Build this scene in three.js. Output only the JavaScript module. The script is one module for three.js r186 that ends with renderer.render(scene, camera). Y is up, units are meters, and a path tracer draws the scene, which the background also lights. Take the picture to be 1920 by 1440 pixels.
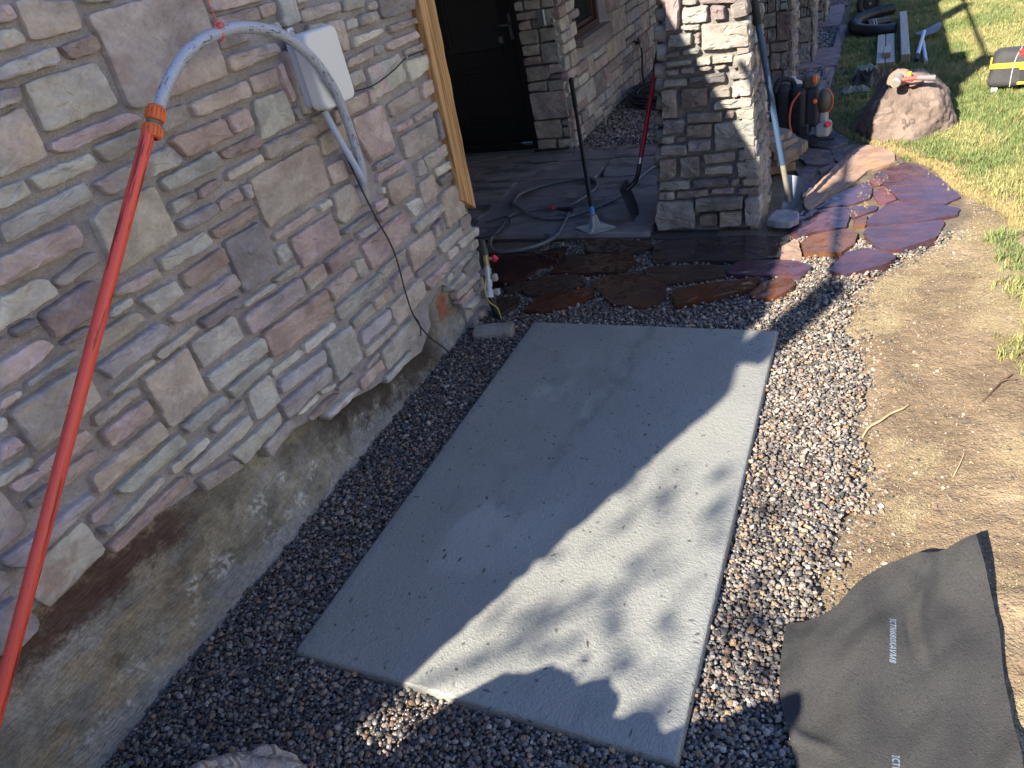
import * as THREE from 'three';
import { mergeGeometries, mergeVertices, toCreasedNormals } from 'three/addons/utils/BufferGeometryUtils.js';
import { RoundedBoxGeometry } from 'three/addons/geometries/RoundedBoxGeometry.js';
import { createNoise3D } from 'simplex-noise';

// ---------- camera, sky, sun, exposure ----------
const W = 1024, H = 768, EYE = 1.75;
const scene = new THREE.Scene();
const camera = new THREE.PerspectiveCamera(56.82, W / H, 0.05, 400);
camera.position.set(0, EYE, 0);
camera.up.set(-0.07499, 0.81775, -0.57067);
camera.lookAt(-0.42376, EYE - 0.54417, -0.72409);
const renderer = new THREE.WebGLRenderer({ antialias: true });
renderer.setSize(W, H);
renderer.toneMapping = THREE.LinearToneMapping;
renderer.toneMappingExposure = 3.4;
renderer.shadowMap.enabled = true;
renderer.shadowMap.type = THREE.PCFSoftShadowMap;

{ // clear blue afternoon sky: deep overhead, pale at the horizon
  const w = 512, h = 256, d = new Float32Array(w * h * 4), k = 0.34;
  for (let y = 0; y < h; y++) {
    const el = ((y + 0.5) / h - 0.5) * Math.PI, s = Math.max(0, Math.sin(el)), t = Math.pow(s, 0.5);
    for (let x = 0; x < w; x++) {
      const i = (y * w + x) * 4;
      d[i] = k * (0.52 + (0.15 - 0.52) * t); d[i + 1] = k * (0.70 + (0.36 - 0.70) * t); d[i + 2] = k * (0.98 + (0.95 - 0.98) * t); d[i + 3] = 1;
      if (el < 0) { d[i] = k * 0.35; d[i + 1] = k * 0.32; d[i + 2] = k * 0.25; }
    }
  }
  const sky = new THREE.DataTexture(d, w, h, THREE.RGBAFormat, THREE.FloatType);
  sky.mapping = THREE.EquirectangularReflectionMapping; sky.magFilter = THREE.LinearFilter; sky.needsUpdate = true;
  scene.background = sky; scene.environment = sky;
}
const sun = new THREE.DirectionalLight(new THREE.Color().setRGB(1.0, 0.92, 0.78), 5.0);
sun.position.set(-10, 17.8, 23);
sun.castShadow = true; sun.shadow.radius = 1; sun.shadow.mapSize.set(4096, 4096);
Object.assign(sun.shadow.camera, { left: -14, right: 14, top: 14, bottom: -14, near: 1, far: 80 });
scene.add(sun);

// ---------- random numbers and noise ----------
function rng(seed) { let a = seed >>> 0; return () => { a = (a + 0x6D2B79F5) >>> 0; let t = a; t = Math.imul(t ^ (t >>> 15), t | 1); t ^= t + Math.imul(t ^ (t >>> 7), t | 61); return ((t ^ (t >>> 14)) >>> 0) / 4294967296; }; }
const noise3 = createNoise3D(rng(7));
const n3 = (x, y, z = 0) => noise3(x, y, z);
const fbm = (x, y, z = 0, o = 4) => { let s = 0, a = 0.5; for (let i = 0; i < o; i++) { s += a * noise3(x, y, z + i * 7.3); x *= 2.03; y *= 2.03; z *= 2.03; a *= 0.5; } return s; };
const clamp = (v, a = 0, b = 1) => Math.min(b, Math.max(a, v));
const sstep = (a, b, v) => { const t = clamp((v - a) / (b - a)); return t * t * (3 - 2 * t); };
const mix = (a, b, t) => a + (b - a) * t;
const mix3 = (a, b, t) => [mix(a[0], b[0], t), mix(a[1], b[1], t), mix(a[2], b[2], t)];
// periodic value noise for tiling textures
const HASH = (() => { const r = rng(99), t = new Float32Array(65536); for (let i = 0; i < 65536; i++) t[i] = r(); return (x, y, s) => t[(x * 197 + y * 3301 + s * 7919) & 65535]; })();
function pn(x, y, p, s = 0) {
  const xi = Math.floor(x), yi = Math.floor(y), fx = x - xi, fy = y - yi, u = fx * fx * (3 - 2 * fx), v = fy * fy * (3 - 2 * fy);
  const m = (a) => ((a % p) + p) % p, x0 = m(xi), x1 = m(xi + 1), y0 = m(yi), y1 = m(yi + 1);
  return mix(mix(HASH(x0, y0, s), HASH(x1, y0, s), u), mix(HASH(x0, y1, s), HASH(x1, y1, s), u), v);
}
const pf = (u, v, p, s, o = 4) => { let t = 0, a = 0.5, n = 0; for (let i = 0; i < o; i++) { t += a * pn(u * p, v * p, p, s + i); n += a; p *= 2; a *= 0.5; } return t / n; };
const enc = (l) => 255 * (l <= 0.0031308 ? 12.92 * l : 1.055 * Math.pow(l, 1 / 2.4) - 0.055);
function colorTex(w, h, fn, repeat) {     // fn(u, v) -> linear rgb
  const d = new Uint8Array(w * h * 4);
  for (let y = 0; y < h; y++) for (let x = 0; x < w; x++) { const c = fn((x + 0.5) / w, (y + 0.5) / h), i = (y * w + x) * 4; d[i] = enc(clamp(c[0])); d[i + 1] = enc(clamp(c[1])); d[i + 2] = enc(clamp(c[2])); d[i + 3] = 255; }
  return finish(new THREE.DataTexture(d, w, h), repeat, true);
}
function greyTex(w, h, fn, repeat) {
  const d = new Uint8Array(w * h * 4);
  for (let y = 0; y < h; y++) for (let x = 0; x < w; x++) { const c = 255 * clamp(fn((x + 0.5) / w, (y + 0.5) / h)), i = (y * w + x) * 4; d[i] = d[i + 1] = d[i + 2] = c; d[i + 3] = 255; }
  return finish(new THREE.DataTexture(d, w, h), repeat, false);
}
function finish(t, repeat, srgb) {
  t.wrapS = t.wrapT = THREE.RepeatWrapping; t.magFilter = THREE.LinearFilter; t.minFilter = THREE.LinearMipmapLinearFilter; t.generateMipmaps = true; t.anisotropy = 8;
  if (srgb) t.colorSpace = THREE.SRGBColorSpace;
  if (repeat) t.repeat.set(...repeat);
  t.needsUpdate = true; return t;
}

// ---------- textures (uv in metres unless said otherwise) ----------
const T = {};
T.mottle = colorTex(512, 512, (u, v) => { const a = pf(u, v, 5, 1, 5), b = pf(u, v, 64, 11, 2), c = pf(u, v, 14, 21, 3); const l = 0.62 + 0.42 * a + 0.22 * (b - 0.5) + 0.2 * (c - 0.5); return [l, l * (0.985 + 0.03 * c), l * (0.97 + 0.05 * (1 - c))]; }, [2, 2]);
T.stoneBump = greyTex(512, 512, (u, v) => { const r = 1 - Math.abs(2 * pf(u, v, 6, 31, 4) - 1); return 0.5 * pf(u, v, 10, 3, 5) + 0.3 * r * r + 0.2 * pn(u * 128, v * 128, 128, 5); }, [2, 2]);
T.grit = greyTex(512, 512, (u, v) => 0.5 * pf(u, v, 40, 41, 3) + 0.5 * pn(u * 170, v * 170, 170, 45), [2.5, 2.5]);
T.flag = colorTex(512, 512, (u, v) => { const s = pf(u * 1, v * 4, 4, 51, 4), a = pf(u, v, 6, 55, 4), f = pn(u * 90, v * 200, 400, 58); const l = 0.5 + 0.4 * a + 0.3 * (s - 0.5) + 0.16 * (f - 0.5); const o = sstep(0.56, 0.75, pf(u, v, 5, 61, 3)); return [l * (1 + 0.15 * o), l, l * (1 - 0.2 * o)]; }, [1.6, 1.6]);
T.flagBump = greyTex(512, 512, (u, v) => 0.6 * pf(u * 1, v * 3, 6, 71, 4) + 0.4 * pf(u, v, 24, 75, 3), [1.6, 1.6]);
T.slab = colorTex(1024, 1024, (() => {
  const r = rng(5), spots = [];
  for (let i = 0; i < 230; i++) spots.push([r(), r(), 0.0022 + 0.0026 * r(), 0.005 + 0.008 * r() * r(), r() * 3.14, 0.35 + 0.45 * r()]);
  const G = 32, cells = Array.from({ length: G * G }, () => []);
  for (const s of spots) for (let y = -1; y <= 1; y++) for (let x = -1; x <= 1; x++) { const cx = Math.floor(s[0] * G) + x, cy = Math.floor(s[1] * G) + y; if (cx >= 0 && cy >= 0 && cx < G && cy < G) cells[cy * G + cx].push(s); }
  return (u, v) => {           // u across 0..1, v from the near end 0 to the far end 1
    let l = 0.9 + 0.22 * (pf(u, v, 6, 81, 5) - 0.5) + 0.12 * (pn(u * 300, v * 500, 1000, 83) - 0.5);
    const path = 0.47 + 0.09 * (v - 0.65) + 0.025 * Math.sin(v * 9) + 0.03 * (pf(u, v, 9, 85, 3) - 0.5);    // where a runnel dried, up the middle
    const st = (1 - sstep(0.004, 0.045, Math.abs(u - path))) * sstep(0.42, 0.5, v) * sstep(0.3, 0.65, pf(u, v, 34, 87, 3));
    l *= 1 - 0.24 * st;
    l *= 1 - 0.10 * sstep(0.6, 0.75, pf(u, v, 24, 89, 3)) * sstep(0.45, 0.6, pf(u, v, 5, 90, 2));
    const light = sstep(0.56, 0.68, pf(u, v, 7, 91, 4)) * (1 - sstep(0.15, 0.36, Math.hypot((u - 0.3) * 1.2, (v - 0.5) * 0.8)));
    l *= 1 + 0.28 * light;
    const tiny = pn(u * 220, v * 380, 1000, 95); l *= 1 - 0.32 * sstep(0.9, 0.97, tiny);
    for (const s of cells[Math.floor(v * 31.99) * G + Math.floor(u * 31.99)]) { const dx = (u - s[0]) * 1.19, dy = (v - s[1]) * 2.04, c = Math.cos(s[4]), q = Math.sin(s[4]); const e = Math.hypot((dx * c + dy * q) / s[3], (dy * c - dx * q) / s[2]); if (e < 1.3) l *= 1 - s[5] * (1 - sstep(0.7, 1.3, e)); }
    return [0.246 * l, 0.247 * l, 0.225 * l];
  };
})());
T.slabBump = greyTex(512, 512, (u, v) => { const a = pf(u, v, 60, 101, 2), b = pn(u * 150, v * 150, 150, 103); return 0.5 + 0.5 * (a - 0.5) + 0.4 * (b - 0.5); });
T.slabRough = greyTex(512, 512, (u, v) => 0.3 + 0.26 * pf(u, v, 5, 105, 4));
T.dirt = colorTex(1024, 1024, (u, v) => { const a = pf(u, v, 6, 111, 5), b = pf(u, v, 60, 115, 3), c = pn(u * 260, v * 260, 260, 118); const l = 0.55 + 0.5 * a + 0.34 * (b - 0.5) + 0.22 * (c - 0.5); return [l, l * (0.96 + 0.05 * b), l * (0.9 + 0.1 * b)]; }, [1.1, 1.1]);
T.dirtBump = greyTex(1024, 1024, (u, v) => 0.5 * pf(u, v, 18, 121, 4) + 0.3 * pf(u, v, 70, 125, 2) + 0.2 * pn(u * 250, v * 250, 250, 128), [1.1, 1.1]);
T.wood = colorTex(256, 1024, (u, v) => { const w = u + 0.05 * pf(v * 0.25, u, 4, 131, 3) + 0.02 * Math.sin(v * 6.28), g = pf(w * 3, v * 0.7, 12, 133, 5), f = pn(w * 70, v * 12, 840, 135); const k = sstep(0.35, 0.75, g); const l = 0.78 + 0.3 * (f - 0.5) - 0.35 * k; return [0.72 * l, 0.43 * l * (1 - 0.12 * k), 0.19 * l * (1 - 0.3 * k)]; });
T.lumber = colorTex(256, 512, (u, v) => { const g = pf(u * 3, v * 0.5, 10, 141, 4), f = pn(u * 80, v * 20, 800, 143); const l = 0.75 + 0.35 * (g - 0.5) + 0.18 * (f - 0.5); return [0.5 * l, 0.46 * l, 0.4 * l]; });
T.found = colorTex(1400, 440, (u, v) => {    // u: -0.2..3.3 m along the wall, v: -0.3..0.8 m up
  const a = -0.2 + 3.5 * u, y = -0.3 + 1.1 * v, nz = (f, s, o = 4) => 0.5 + fbm(a * f, y * f, s, o);
  let c = mix3([0.14, 0.13, 0.105], [0.30, 0.29, 0.26], clamp(nz(3.2, 1, 6) * 1.3 - 0.15));
  c = mix3(c, [0.32, 0.225, 0.115], 0.5 * sstep(0.52, 0.78, nz(4.2, 9)) * sstep(1.5, 0.3, a));                   // ochre
  c = mix3(c, [0.33, 0.29, 0.2], 0.4 * sstep(0.5, 0.75, nz(5, 13)));
  c = mix3(c, [0.52, 0.53, 0.50], 0.8 * sstep(0.5, 1.0, nz(6, 21, 6)) * sstep(0.3, 0.75, nz(40, 27, 3)) * sstep(0.5, 0.35, Math.abs(y - 0.04) * 1.9 + 0.28 * Math.abs(a - 1.25)));   // lime bloom
  c = mix3(c, [0.2, 0.215, 0.22], 0.7 * sstep(0.03, -0.05, y - 0.05 + 0.16 * (nz(5, 5) - 0.5)));              // damp grey foot
  const bl = 0.445 - 0.09 * (a - 0.45) + 0.012 * Math.sin(a * 9);
  const s1 = sstep(0.105, 0.02, Math.abs(y - bl) + 0.07 * (nz(9, 31) - 0.5) + 0.045 * (nz(70, 33) - 0.5)) * sstep(0.25, 0.45, a) * sstep(1.12, 0.92, a);
  const topY = 0.56 - 0.27 * Math.max(0, a - 0.75);
  const s2 = sstep(0.25, 0.08, topY - y + 0.12 * (nz(9, 41) - 0.5) + 0.05 * (nz(50, 43) - 0.5)) * sstep(1.45, 1.75, a) * sstep(2.62, 2.4, a);
  c = mix3(c, [0.065, 0.028, 0.021], 0.9 * s1); c = mix3(c, [0.03, 0.021, 0.017], 0.9 * s2);
  const rust = sstep(1.2, 0.6, Math.hypot((a - 2.65) / 0.055, (y - 0.2) / 0.085) + 0.6 * (nz(16, 51) - 0.5));
  c = mix3(c, [0.26, 0.09, 0.045], 0.85 * rust);
  const g = 0.9 + 0.4 * (nz(110, 61, 2) - 0.5) + 0.3 * (nz(26, 63, 4) - 0.5) + 0.18 * fbm(a * 60 + y * 22, y * 9, 65, 2);
  return [c[0] * g, c[1] * g, c[2] * g];
});
T.foundBump = greyTex(512, 512, (u, v) => 0.4 * pf(u, v * 0.4, 8, 151, 4) + 0.35 * pf(u, v, 26, 153, 3) + 0.25 * pn(u * 150, v * 150, 150, 155), [1.4, 1.4]);
T.scuff = colorTex(256, 1024, (u, v) => { const s = sstep(0.60, 0.68, pf(u, v * 2, 16, 161, 4)) * sstep(0.36, 0.5, pf(u, v, 6, 165, 2)); const f = sstep(0.93, 0.97, pn(u * 60, v * 200, 240, 167)); const k = Math.max(s * 0.8, f * 0.75), l = 0.92 + 0.14 * (pf(u, v, 10, 169, 3) - 0.5); return [l * (1 - k * 0.85), l * (1 - k * 0.8), l * (1 - k * 0.75)]; });
T.stamp = greyTex(512, 512, (u, v) => 0.6 * pf(u * 1, v * 3, 5, 171, 5) + 0.4 * (1 - Math.abs(2 * pf(u, v * 2, 6, 175, 4) - 1)), [0.8, 0.8]);
T.patio = colorTex(512, 512, (u, v) => { const a = pf(u, v, 4, 181, 5), s = pf(u, v * 5, 6, 185, 3), w = sstep(0.6, 0.68, pf(u, v * 2, 6, 188, 4)); const l = (0.55 + 0.5 * a + 0.3 * (s - 0.5)) * (1 - 0.45 * w); return [l, l, l]; }, [0.8, 0.8]);

// ---------- materials ----------
const C = (a) => new THREE.Color().setRGB(...a);
function mat(color, o = {}) { const m = new (o.physical ? THREE.MeshPhysicalMaterial : THREE.MeshStandardMaterial)({ color: C(color), roughness: 0.8, metalness: 0 }); const p = { ...o }; delete p.physical; Object.assign(m, p); return m; }
const M = {
  stone: mat([1, 1, 1], { vertexColors: true, map: T.mottle, bumpMap: T.stoneBump, bumpScale: 0.0058, roughness: 0.9 }),
  mortar: mat([0.36, 0.335, 0.335], { map: T.mottle, bumpMap: T.grit, bumpScale: 0.005, roughness: 0.97 }),
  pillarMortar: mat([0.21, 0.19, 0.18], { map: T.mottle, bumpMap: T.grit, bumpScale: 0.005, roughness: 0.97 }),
  found: mat([1, 1, 1], { map: T.found, bumpMap: T.foundBump, bumpScale: 0.011, roughness: 0.8 }),
  slab: mat([1, 1, 1], { map: T.slab, bumpMap: T.slabBump, bumpScale: 0.0028, roughnessMap: T.slabRough, roughness: 1 }),
  flagWet: mat([0.85, 0.85, 0.85], { vertexColors: true, map: T.flag, bumpMap: T.flagBump, bumpScale: 0.0022, roughness: 0.11 }),
  flagDry: mat([0.88, 0.88, 0.88], { vertexColors: true, map: T.flag, bumpMap: T.flagBump, bumpScale: 0.006, roughness: 0.75 }),
  patio: mat([0.235, 0.225, 0.23], { map: T.patio, bumpMap: T.stamp, bumpScale: 0.012, roughness: 0.5 }),
  dirt: mat([1, 1, 1], { vertexColors: true, map: T.dirt, bumpMap: T.dirtBump, bumpScale: 0.014, roughness: 1 }),
  wood: mat([0.95, 0.95, 0.95], { map: T.wood, bumpMap: T.wood, bumpScale: 0.003, roughness: 0.55 }),
  lumber: mat([1, 1, 1], { map: T.lumber, bumpMap: T.lumber, bumpScale: 0.002, roughness: 0.85 }),
  black: mat([0.018, 0.018, 0.02], { roughness: 0.45 }),
  blackMatt: mat([0.02, 0.02, 0.022], { roughness: 0.8 }),
  rubber: mat([0.025, 0.026, 0.03], { roughness: 0.6 }),
  steel: mat([0.5, 0.5, 0.5], { metalness: 0.9, roughness: 0.35 }),
  dullSteel: mat([0.2, 0.2, 0.21], { metalness: 0.6, roughness: 0.5 }),
  white: mat([0.68, 0.68, 0.66], { roughness: 0.4 }),
  orange: mat([0.75, 0.13, 0.035], { roughness: 0.45 }),
  red: mat([0.5, 0.012, 0.025], { roughness: 0.35 }),
  glass: mat([0.02, 0.024, 0.028], { roughness: 0.08, metalness: 0.1 }),
};

// ---------- helpers ----------
const used = new Map();
function numbered(n) { const k = used.get(n) || 0; used.set(n, k + 1); return k ? n + '_' + String(k).padStart(3, '0') : n; }
function tag(o, label, category, group) { o.userData.label = label; o.userData.category = category; if (group) o.userData.group = group; return o; }
function shade(o) { o.castShadow = true; o.receiveShadow = true; return o; }
function thing(name, label, category, pos = [0, 0, 0], turn = 0, group) {
  const g = new THREE.Group(); g.name = numbered(name); g.position.set(...pos); g.rotation.y = turn; scene.add(g); tag(g, label, category, group); return g;
}
function part(parent, name, geo, material, pos, kind) {
  const m = shade(new THREE.Mesh(geo, material)); m.name = name; if (pos) m.position.set(...pos); parent.add(m); if (kind) m.userData.kind = kind; return m;
}
function struct(name, geo, material) { const m = shade(new THREE.Mesh(geo, material)); m.name = name; m.userData.kind = 'structure'; scene.add(m); return m; }
const V = (x, y, z) => new THREE.Vector3(x, y, z);
const curve = (pts, closed = false) => new THREE.CatmullRomCurve3(pts.map((p) => V(...p)), closed, 'centripetal');
const tube = (pts, r, seg = 40, rad = 10, closed = false) => new THREE.TubeGeometry(curve(pts, closed), seg, r, rad, closed);
function rod(a, b, r0, r1 = r0, rad = 14) {       // capped cylinder from a to b
  const A = V(...a), B = V(...b), d = B.clone().sub(A), g = new THREE.CylinderGeometry(r1, r0, d.length(), rad, 1);
  g.applyQuaternion(new THREE.Quaternion().setFromUnitVectors(V(0, 1, 0), d.clone().normalize())); g.translate(...A.add(B).multiplyScalar(0.5).toArray()); return g;
}
const box = (w, h, d, x = 0, y = 0, z = 0, r = 0.004) => new RoundedBoxGeometry(w, h, d, 2, Math.min(r, w / 2.1, h / 2.1, d / 2.1)).translate(x, y, z);
const lathe = (pts, seg = 24) => new THREE.LatheGeometry(pts.map((p) => new THREE.Vector2(...p)), seg);
function merge(list) { const l = list.map((g) => { const q = g.index ? g.toNonIndexed() : g; for (const k of Object.keys(q.attributes)) if (!['position', 'normal', 'uv', 'color'].includes(k)) q.deleteAttribute(k); return q; }); const hasC = l.every((g) => g.attributes.color); if (!hasC) l.forEach((g) => g.deleteAttribute('color')); return mergeGeometries(l); }
function paint(geo, fn) { const p = geo.attributes.position, c = new Float32Array(p.count * 3); for (let i = 0; i < p.count; i++) { const q = fn(p.getX(i), p.getY(i), p.getZ(i)); c[i * 3] = q[0]; c[i * 3 + 1] = q[1]; c[i * 3 + 2] = q[2]; } geo.setAttribute('color', new THREE.BufferAttribute(c, 3)); return geo; }
function displace(geo, fn) { let g = mergeVertices((() => { const q = geo.clone(); q.deleteAttribute('normal'); q.deleteAttribute('uv'); return q; })()); const p = g.attributes.position; for (let i = 0; i < p.count; i++) { const q = fn(p.getX(i), p.getY(i), p.getZ(i)); p.setXYZ(i, q[0], q[1], q[2]); } g.computeVertexNormals(); return g; }
function planarUV(g, s = 1, ox = 0, oy = 0) { const p = g.attributes.position, n = g.attributes.normal, uv = new Float32Array(p.count * 2); for (let i = 0; i < p.count; i++) { const ax = Math.abs(n.getX(i)), ay = Math.abs(n.getY(i)), az = Math.abs(n.getZ(i)); let u, v; if (ay >= ax && ay >= az) { u = p.getX(i); v = p.getZ(i); } else if (ax >= az) { u = p.getZ(i); v = p.getY(i); } else { u = p.getX(i); v = p.getY(i); } uv[i * 2] = u * s + ox; uv[i * 2 + 1] = v * s + oy; } g.setAttribute('uv', new THREE.BufferAttribute(uv, 2)); return g; }

// A cast or split stone: an outline in its own plane, a rounded rim and an uneven face.
const PAL = { t: [0.499, 0.422, 0.364], c: [0.58, 0.542, 0.473], p: [0.524, 0.416, 0.389], s: [0.315, 0.284, 0.276], g: [0.474, 0.462, 0.408], b: [0.393, 0.304, 0.27], o: [0.456, 0.418, 0.357], y: [0.536, 0.443, 0.359], l: [0.48, 0.441, 0.441],
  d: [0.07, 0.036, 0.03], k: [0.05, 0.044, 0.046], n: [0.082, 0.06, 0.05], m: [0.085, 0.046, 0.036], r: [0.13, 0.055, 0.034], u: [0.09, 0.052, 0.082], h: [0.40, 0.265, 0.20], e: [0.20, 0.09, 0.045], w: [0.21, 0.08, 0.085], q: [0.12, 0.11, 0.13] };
function outline(poly, seed, seg, wob) {
  let area = 0; for (let i = 0; i < poly.length; i++) { const a = poly[i], b = poly[(i + 1) % poly.length]; area += a[0] * b[1] - b[0] * a[1]; }
  let p = area < 0 ? poly.slice().reverse() : poly.slice();
  const cut = []; for (let i = 0; i < p.length; i++) { const a = p[(i + p.length - 1) % p.length], b = p[i], c = p[(i + 1) % p.length]; const f = (q) => { const l = Math.hypot(q[0] - b[0], q[1] - b[1]); return Math.min(0.3, 0.0055 / Math.max(l, 1e-4)); }; const fa = f(a), fc = f(c); cut.push([mix(b[0], a[0], fa), mix(b[1], a[1], fa)], [mix(b[0], c[0], fc), mix(b[1], c[1], fc)]); }
  p = cut; let per = 0; const len = p.map((a, i) => { const b = p[(i + 1) % p.length]; const l = Math.hypot(b[0] - a[0], b[1] - a[1]); per += l; return l; });
  const n = Math.round(clamp(per / seg, 14, 72)), out = [];
  let i = 0, acc = 0; for (let k = 0; k < n; k++) { const t = k / n * per; while (acc + len[i] < t) { acc += len[i]; i++; } const f = (t - acc) / len[i], a = p[i], b = p[(i + 1) % p.length]; out.push([mix(a[0], b[0], f), mix(a[1], b[1], f)]); }
  return out.map((q) => [q[0] + wob * n3(q[0] * 22, q[1] * 22, seed) + 0.45 * wob * n3(q[0] * 70, q[1] * 70, seed + 5), q[1] + wob * n3(q[0] * 22 + 50, q[1] * 22, seed) + 0.45 * wob * n3(q[0] * 70 + 9, q[1] * 70, seed + 5)]);
}
function stoneGeo(poly, depth, seed, col, o = {}) {
  const { seg = 0.016, wob = 0.0024, relief = 0.006, lo = false, back = -0.02, tone2 = null, stain = null, rim = 1 } = o;
  const ring = outline(poly, seed, lo ? 0.045 : seg, wob), N = ring.length;
  let cx = 0, cy = 0; for (const q of ring) { cx += q[0] / N; cy += q[1] / N; }
  let rmin = 1e9, rmax = 0; for (const q of ring) { const l = Math.hypot(q[0] - cx, q[1] - cy); rmin = Math.min(rmin, l); rmax = Math.max(rmax, l); }
  const nrm = ring.map((q, i) => { const a = ring[(i + N - 1) % N], b = ring[(i + 1) % N], l = Math.hypot(b[0] - a[0], b[1] - a[1]) || 1; return [(b[1] - a[1]) / l, -(b[0] - a[0]) / l]; });
  const inset = (d) => ring.map((q, i) => [q[0] - nrm[i][0] * d, q[1] - nrm[i][1] * d]);
  const levels = [[inset(-0.002), back], [ring, depth * 0.55], [inset(0.0016 * rim), depth * 0.88], [inset(0.0055 * rim), depth]];
  const inner = lo ? 1 : clamp(Math.round(rmin / 0.014), 2, 8), top = levels[3][0];
  for (let k = 1; k <= inner; k++) { const s = 1 - k / (inner + 0.6); levels.push([top.map((q) => [cx + (q[0] - cx) * s, cy + (q[1] - cy) * s]), depth]); }
  const ex = Math.max(...ring.map((q) => Math.abs(q[0] - cx))), ey = Math.max(...ring.map((q) => Math.abs(q[1] - cy)));
  const face = (x, y) => { const k = 11, a = n3(x * 6, y * 9, seed * 3.1), st = n3(x * k, y * k * 1.6, seed * 1.7) + 0.5 * n3(x * 31, y * 31, seed); return relief * (0.5 * a + 0.75 * (sstep(-0.05, 0.07, st) - 0.5) + 0.2 * n3(x * 24, y * 34, seed + 2) + 0.1 * n3(x * 70, y * 80, seed)); };
  const pos = [], uv = [], colr = [], ou = (seed * 0.377) % 1, ov = (seed * 0.611) % 1, t2 = tone2 || [col[0] * 0.78, col[1] * 0.76, col[2] * 0.76];
  const push = (x, y, h) => { pos.push(x - cx, y - cy, h); uv.push(x + ou, y + ov);
    const m = sstep(-0.25, 0.5, n3(x * 7, y * 9, seed + 0.5) + 0.45 * n3(x * 26, y * 30, seed)); let c = mix3(col, t2, 0.85 * m); const g = 1 + 0.1 * n3(x * 45, y * 45, seed + 3); c = [c[0] * g, c[1] * g, c[2] * g]; if (stain) c = stain(x, y, c); colr.push(...c); };
  levels.forEach(([pts, h], li) => { for (const [x, y] of pts) { push(x, y, li < 2 ? h + (li ? 0.3 * face(x, y) : 0) : h + face(x, y) * (li === 2 ? 0.7 : 1)); } });
  push(cx, cy, depth + face(cx, cy));
  const idx = [], L = levels.length; for (let l = 0; l < L - 1; l++) for (let i = 0; i < N; i++) { const a = l * N + i, b = l * N + (i + 1) % N, c = a + N, d = b + N; idx.push(a, b, d, a, d, c); }
  const last = (L - 1) * N; for (let i = 0; i < N; i++) idx.push(last + i, last + (i + 1) % N, L * N);
  const g = new THREE.BufferGeometry(); g.setAttribute('position', new THREE.Float32BufferAttribute(pos, 3)); g.setAttribute('uv', new THREE.Float32BufferAttribute(uv, 2)); g.setAttribute('color', new THREE.Float32BufferAttribute(colr, 3)); g.setIndex(idx); g.computeVertexNormals();
  return { geo: lo ? g : toCreasedNormals(g, 0.62), at: [cx, cy] };
}
let seedN = 1;
function stone(parent, poly, depth, col, o = {}, material = M.stone, name = 'stone') {
  const s = seedN++, { geo, at } = stoneGeo(poly, depth, s, col, o); return part(parent, name, geo, material, [at[0], at[1], 0]);
}
const STONE_KEYS = 'ttccppggbbosyl';
function vary(r, k) { const c = PAL[k], g = 0.88 + 0.26 * r(); return [c[0] * g * (0.97 + 0.06 * r()), c[1] * g, c[2] * g * (0.95 + 0.1 * r())]; }
// random coursed rubble filling a rectangle: courses split into single and doubled stones
function rubble(x0, x1, y0, y1, r, lo = 0.07, hi = 0.2) {
  const out = [], gap = 0.012; let y = y0;
  while (y < y1 - 0.03) {
    const hrow = Math.min(lo + (hi - lo) * r(), y1 - y); let x = x0;
    while (x < x1 - 0.02) {
      let w = hrow * (0.8 + 1.5 * r()); if (x1 - x - w < 0.06) w = x1 - x;
      const put = (a, b, c, d) => { const j = () => (r() - 0.5) * 0.014; out.push([[a + j(), b + j()], [c - gap + j(), b + j()], [c - gap + j(), d - gap + j()], [a + j(), d - gap + j()]]); };
      if (hrow > 0.11 && r() < 0.55) { const m = y + hrow * (0.35 + 0.3 * r()); if (r() < 0.5 && w > 0.16) { const q = x + w * (0.35 + 0.3 * r()); put(x, y, q, m); put(q, y, x + w, m); put(x, m, x + w, y + hrow); } else { put(x, y, x + w, m); put(x, m, x + w, y + hrow); } } else put(x, y, x + w, y + hrow);
      x += w;
    }
    y += hrow;
  }
  return out;
}
function inside(p, x, y) { let c = false; for (let i = 0, j = p.length - 1; i < p.length; j = i++) if ((p[i][1] > y) !== (p[j][1] > y) && x < (p[j][0] - p[i][0]) * (y - p[i][1]) / (p[j][1] - p[i][1]) + p[i][0]) c = !c; return c; }

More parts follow.
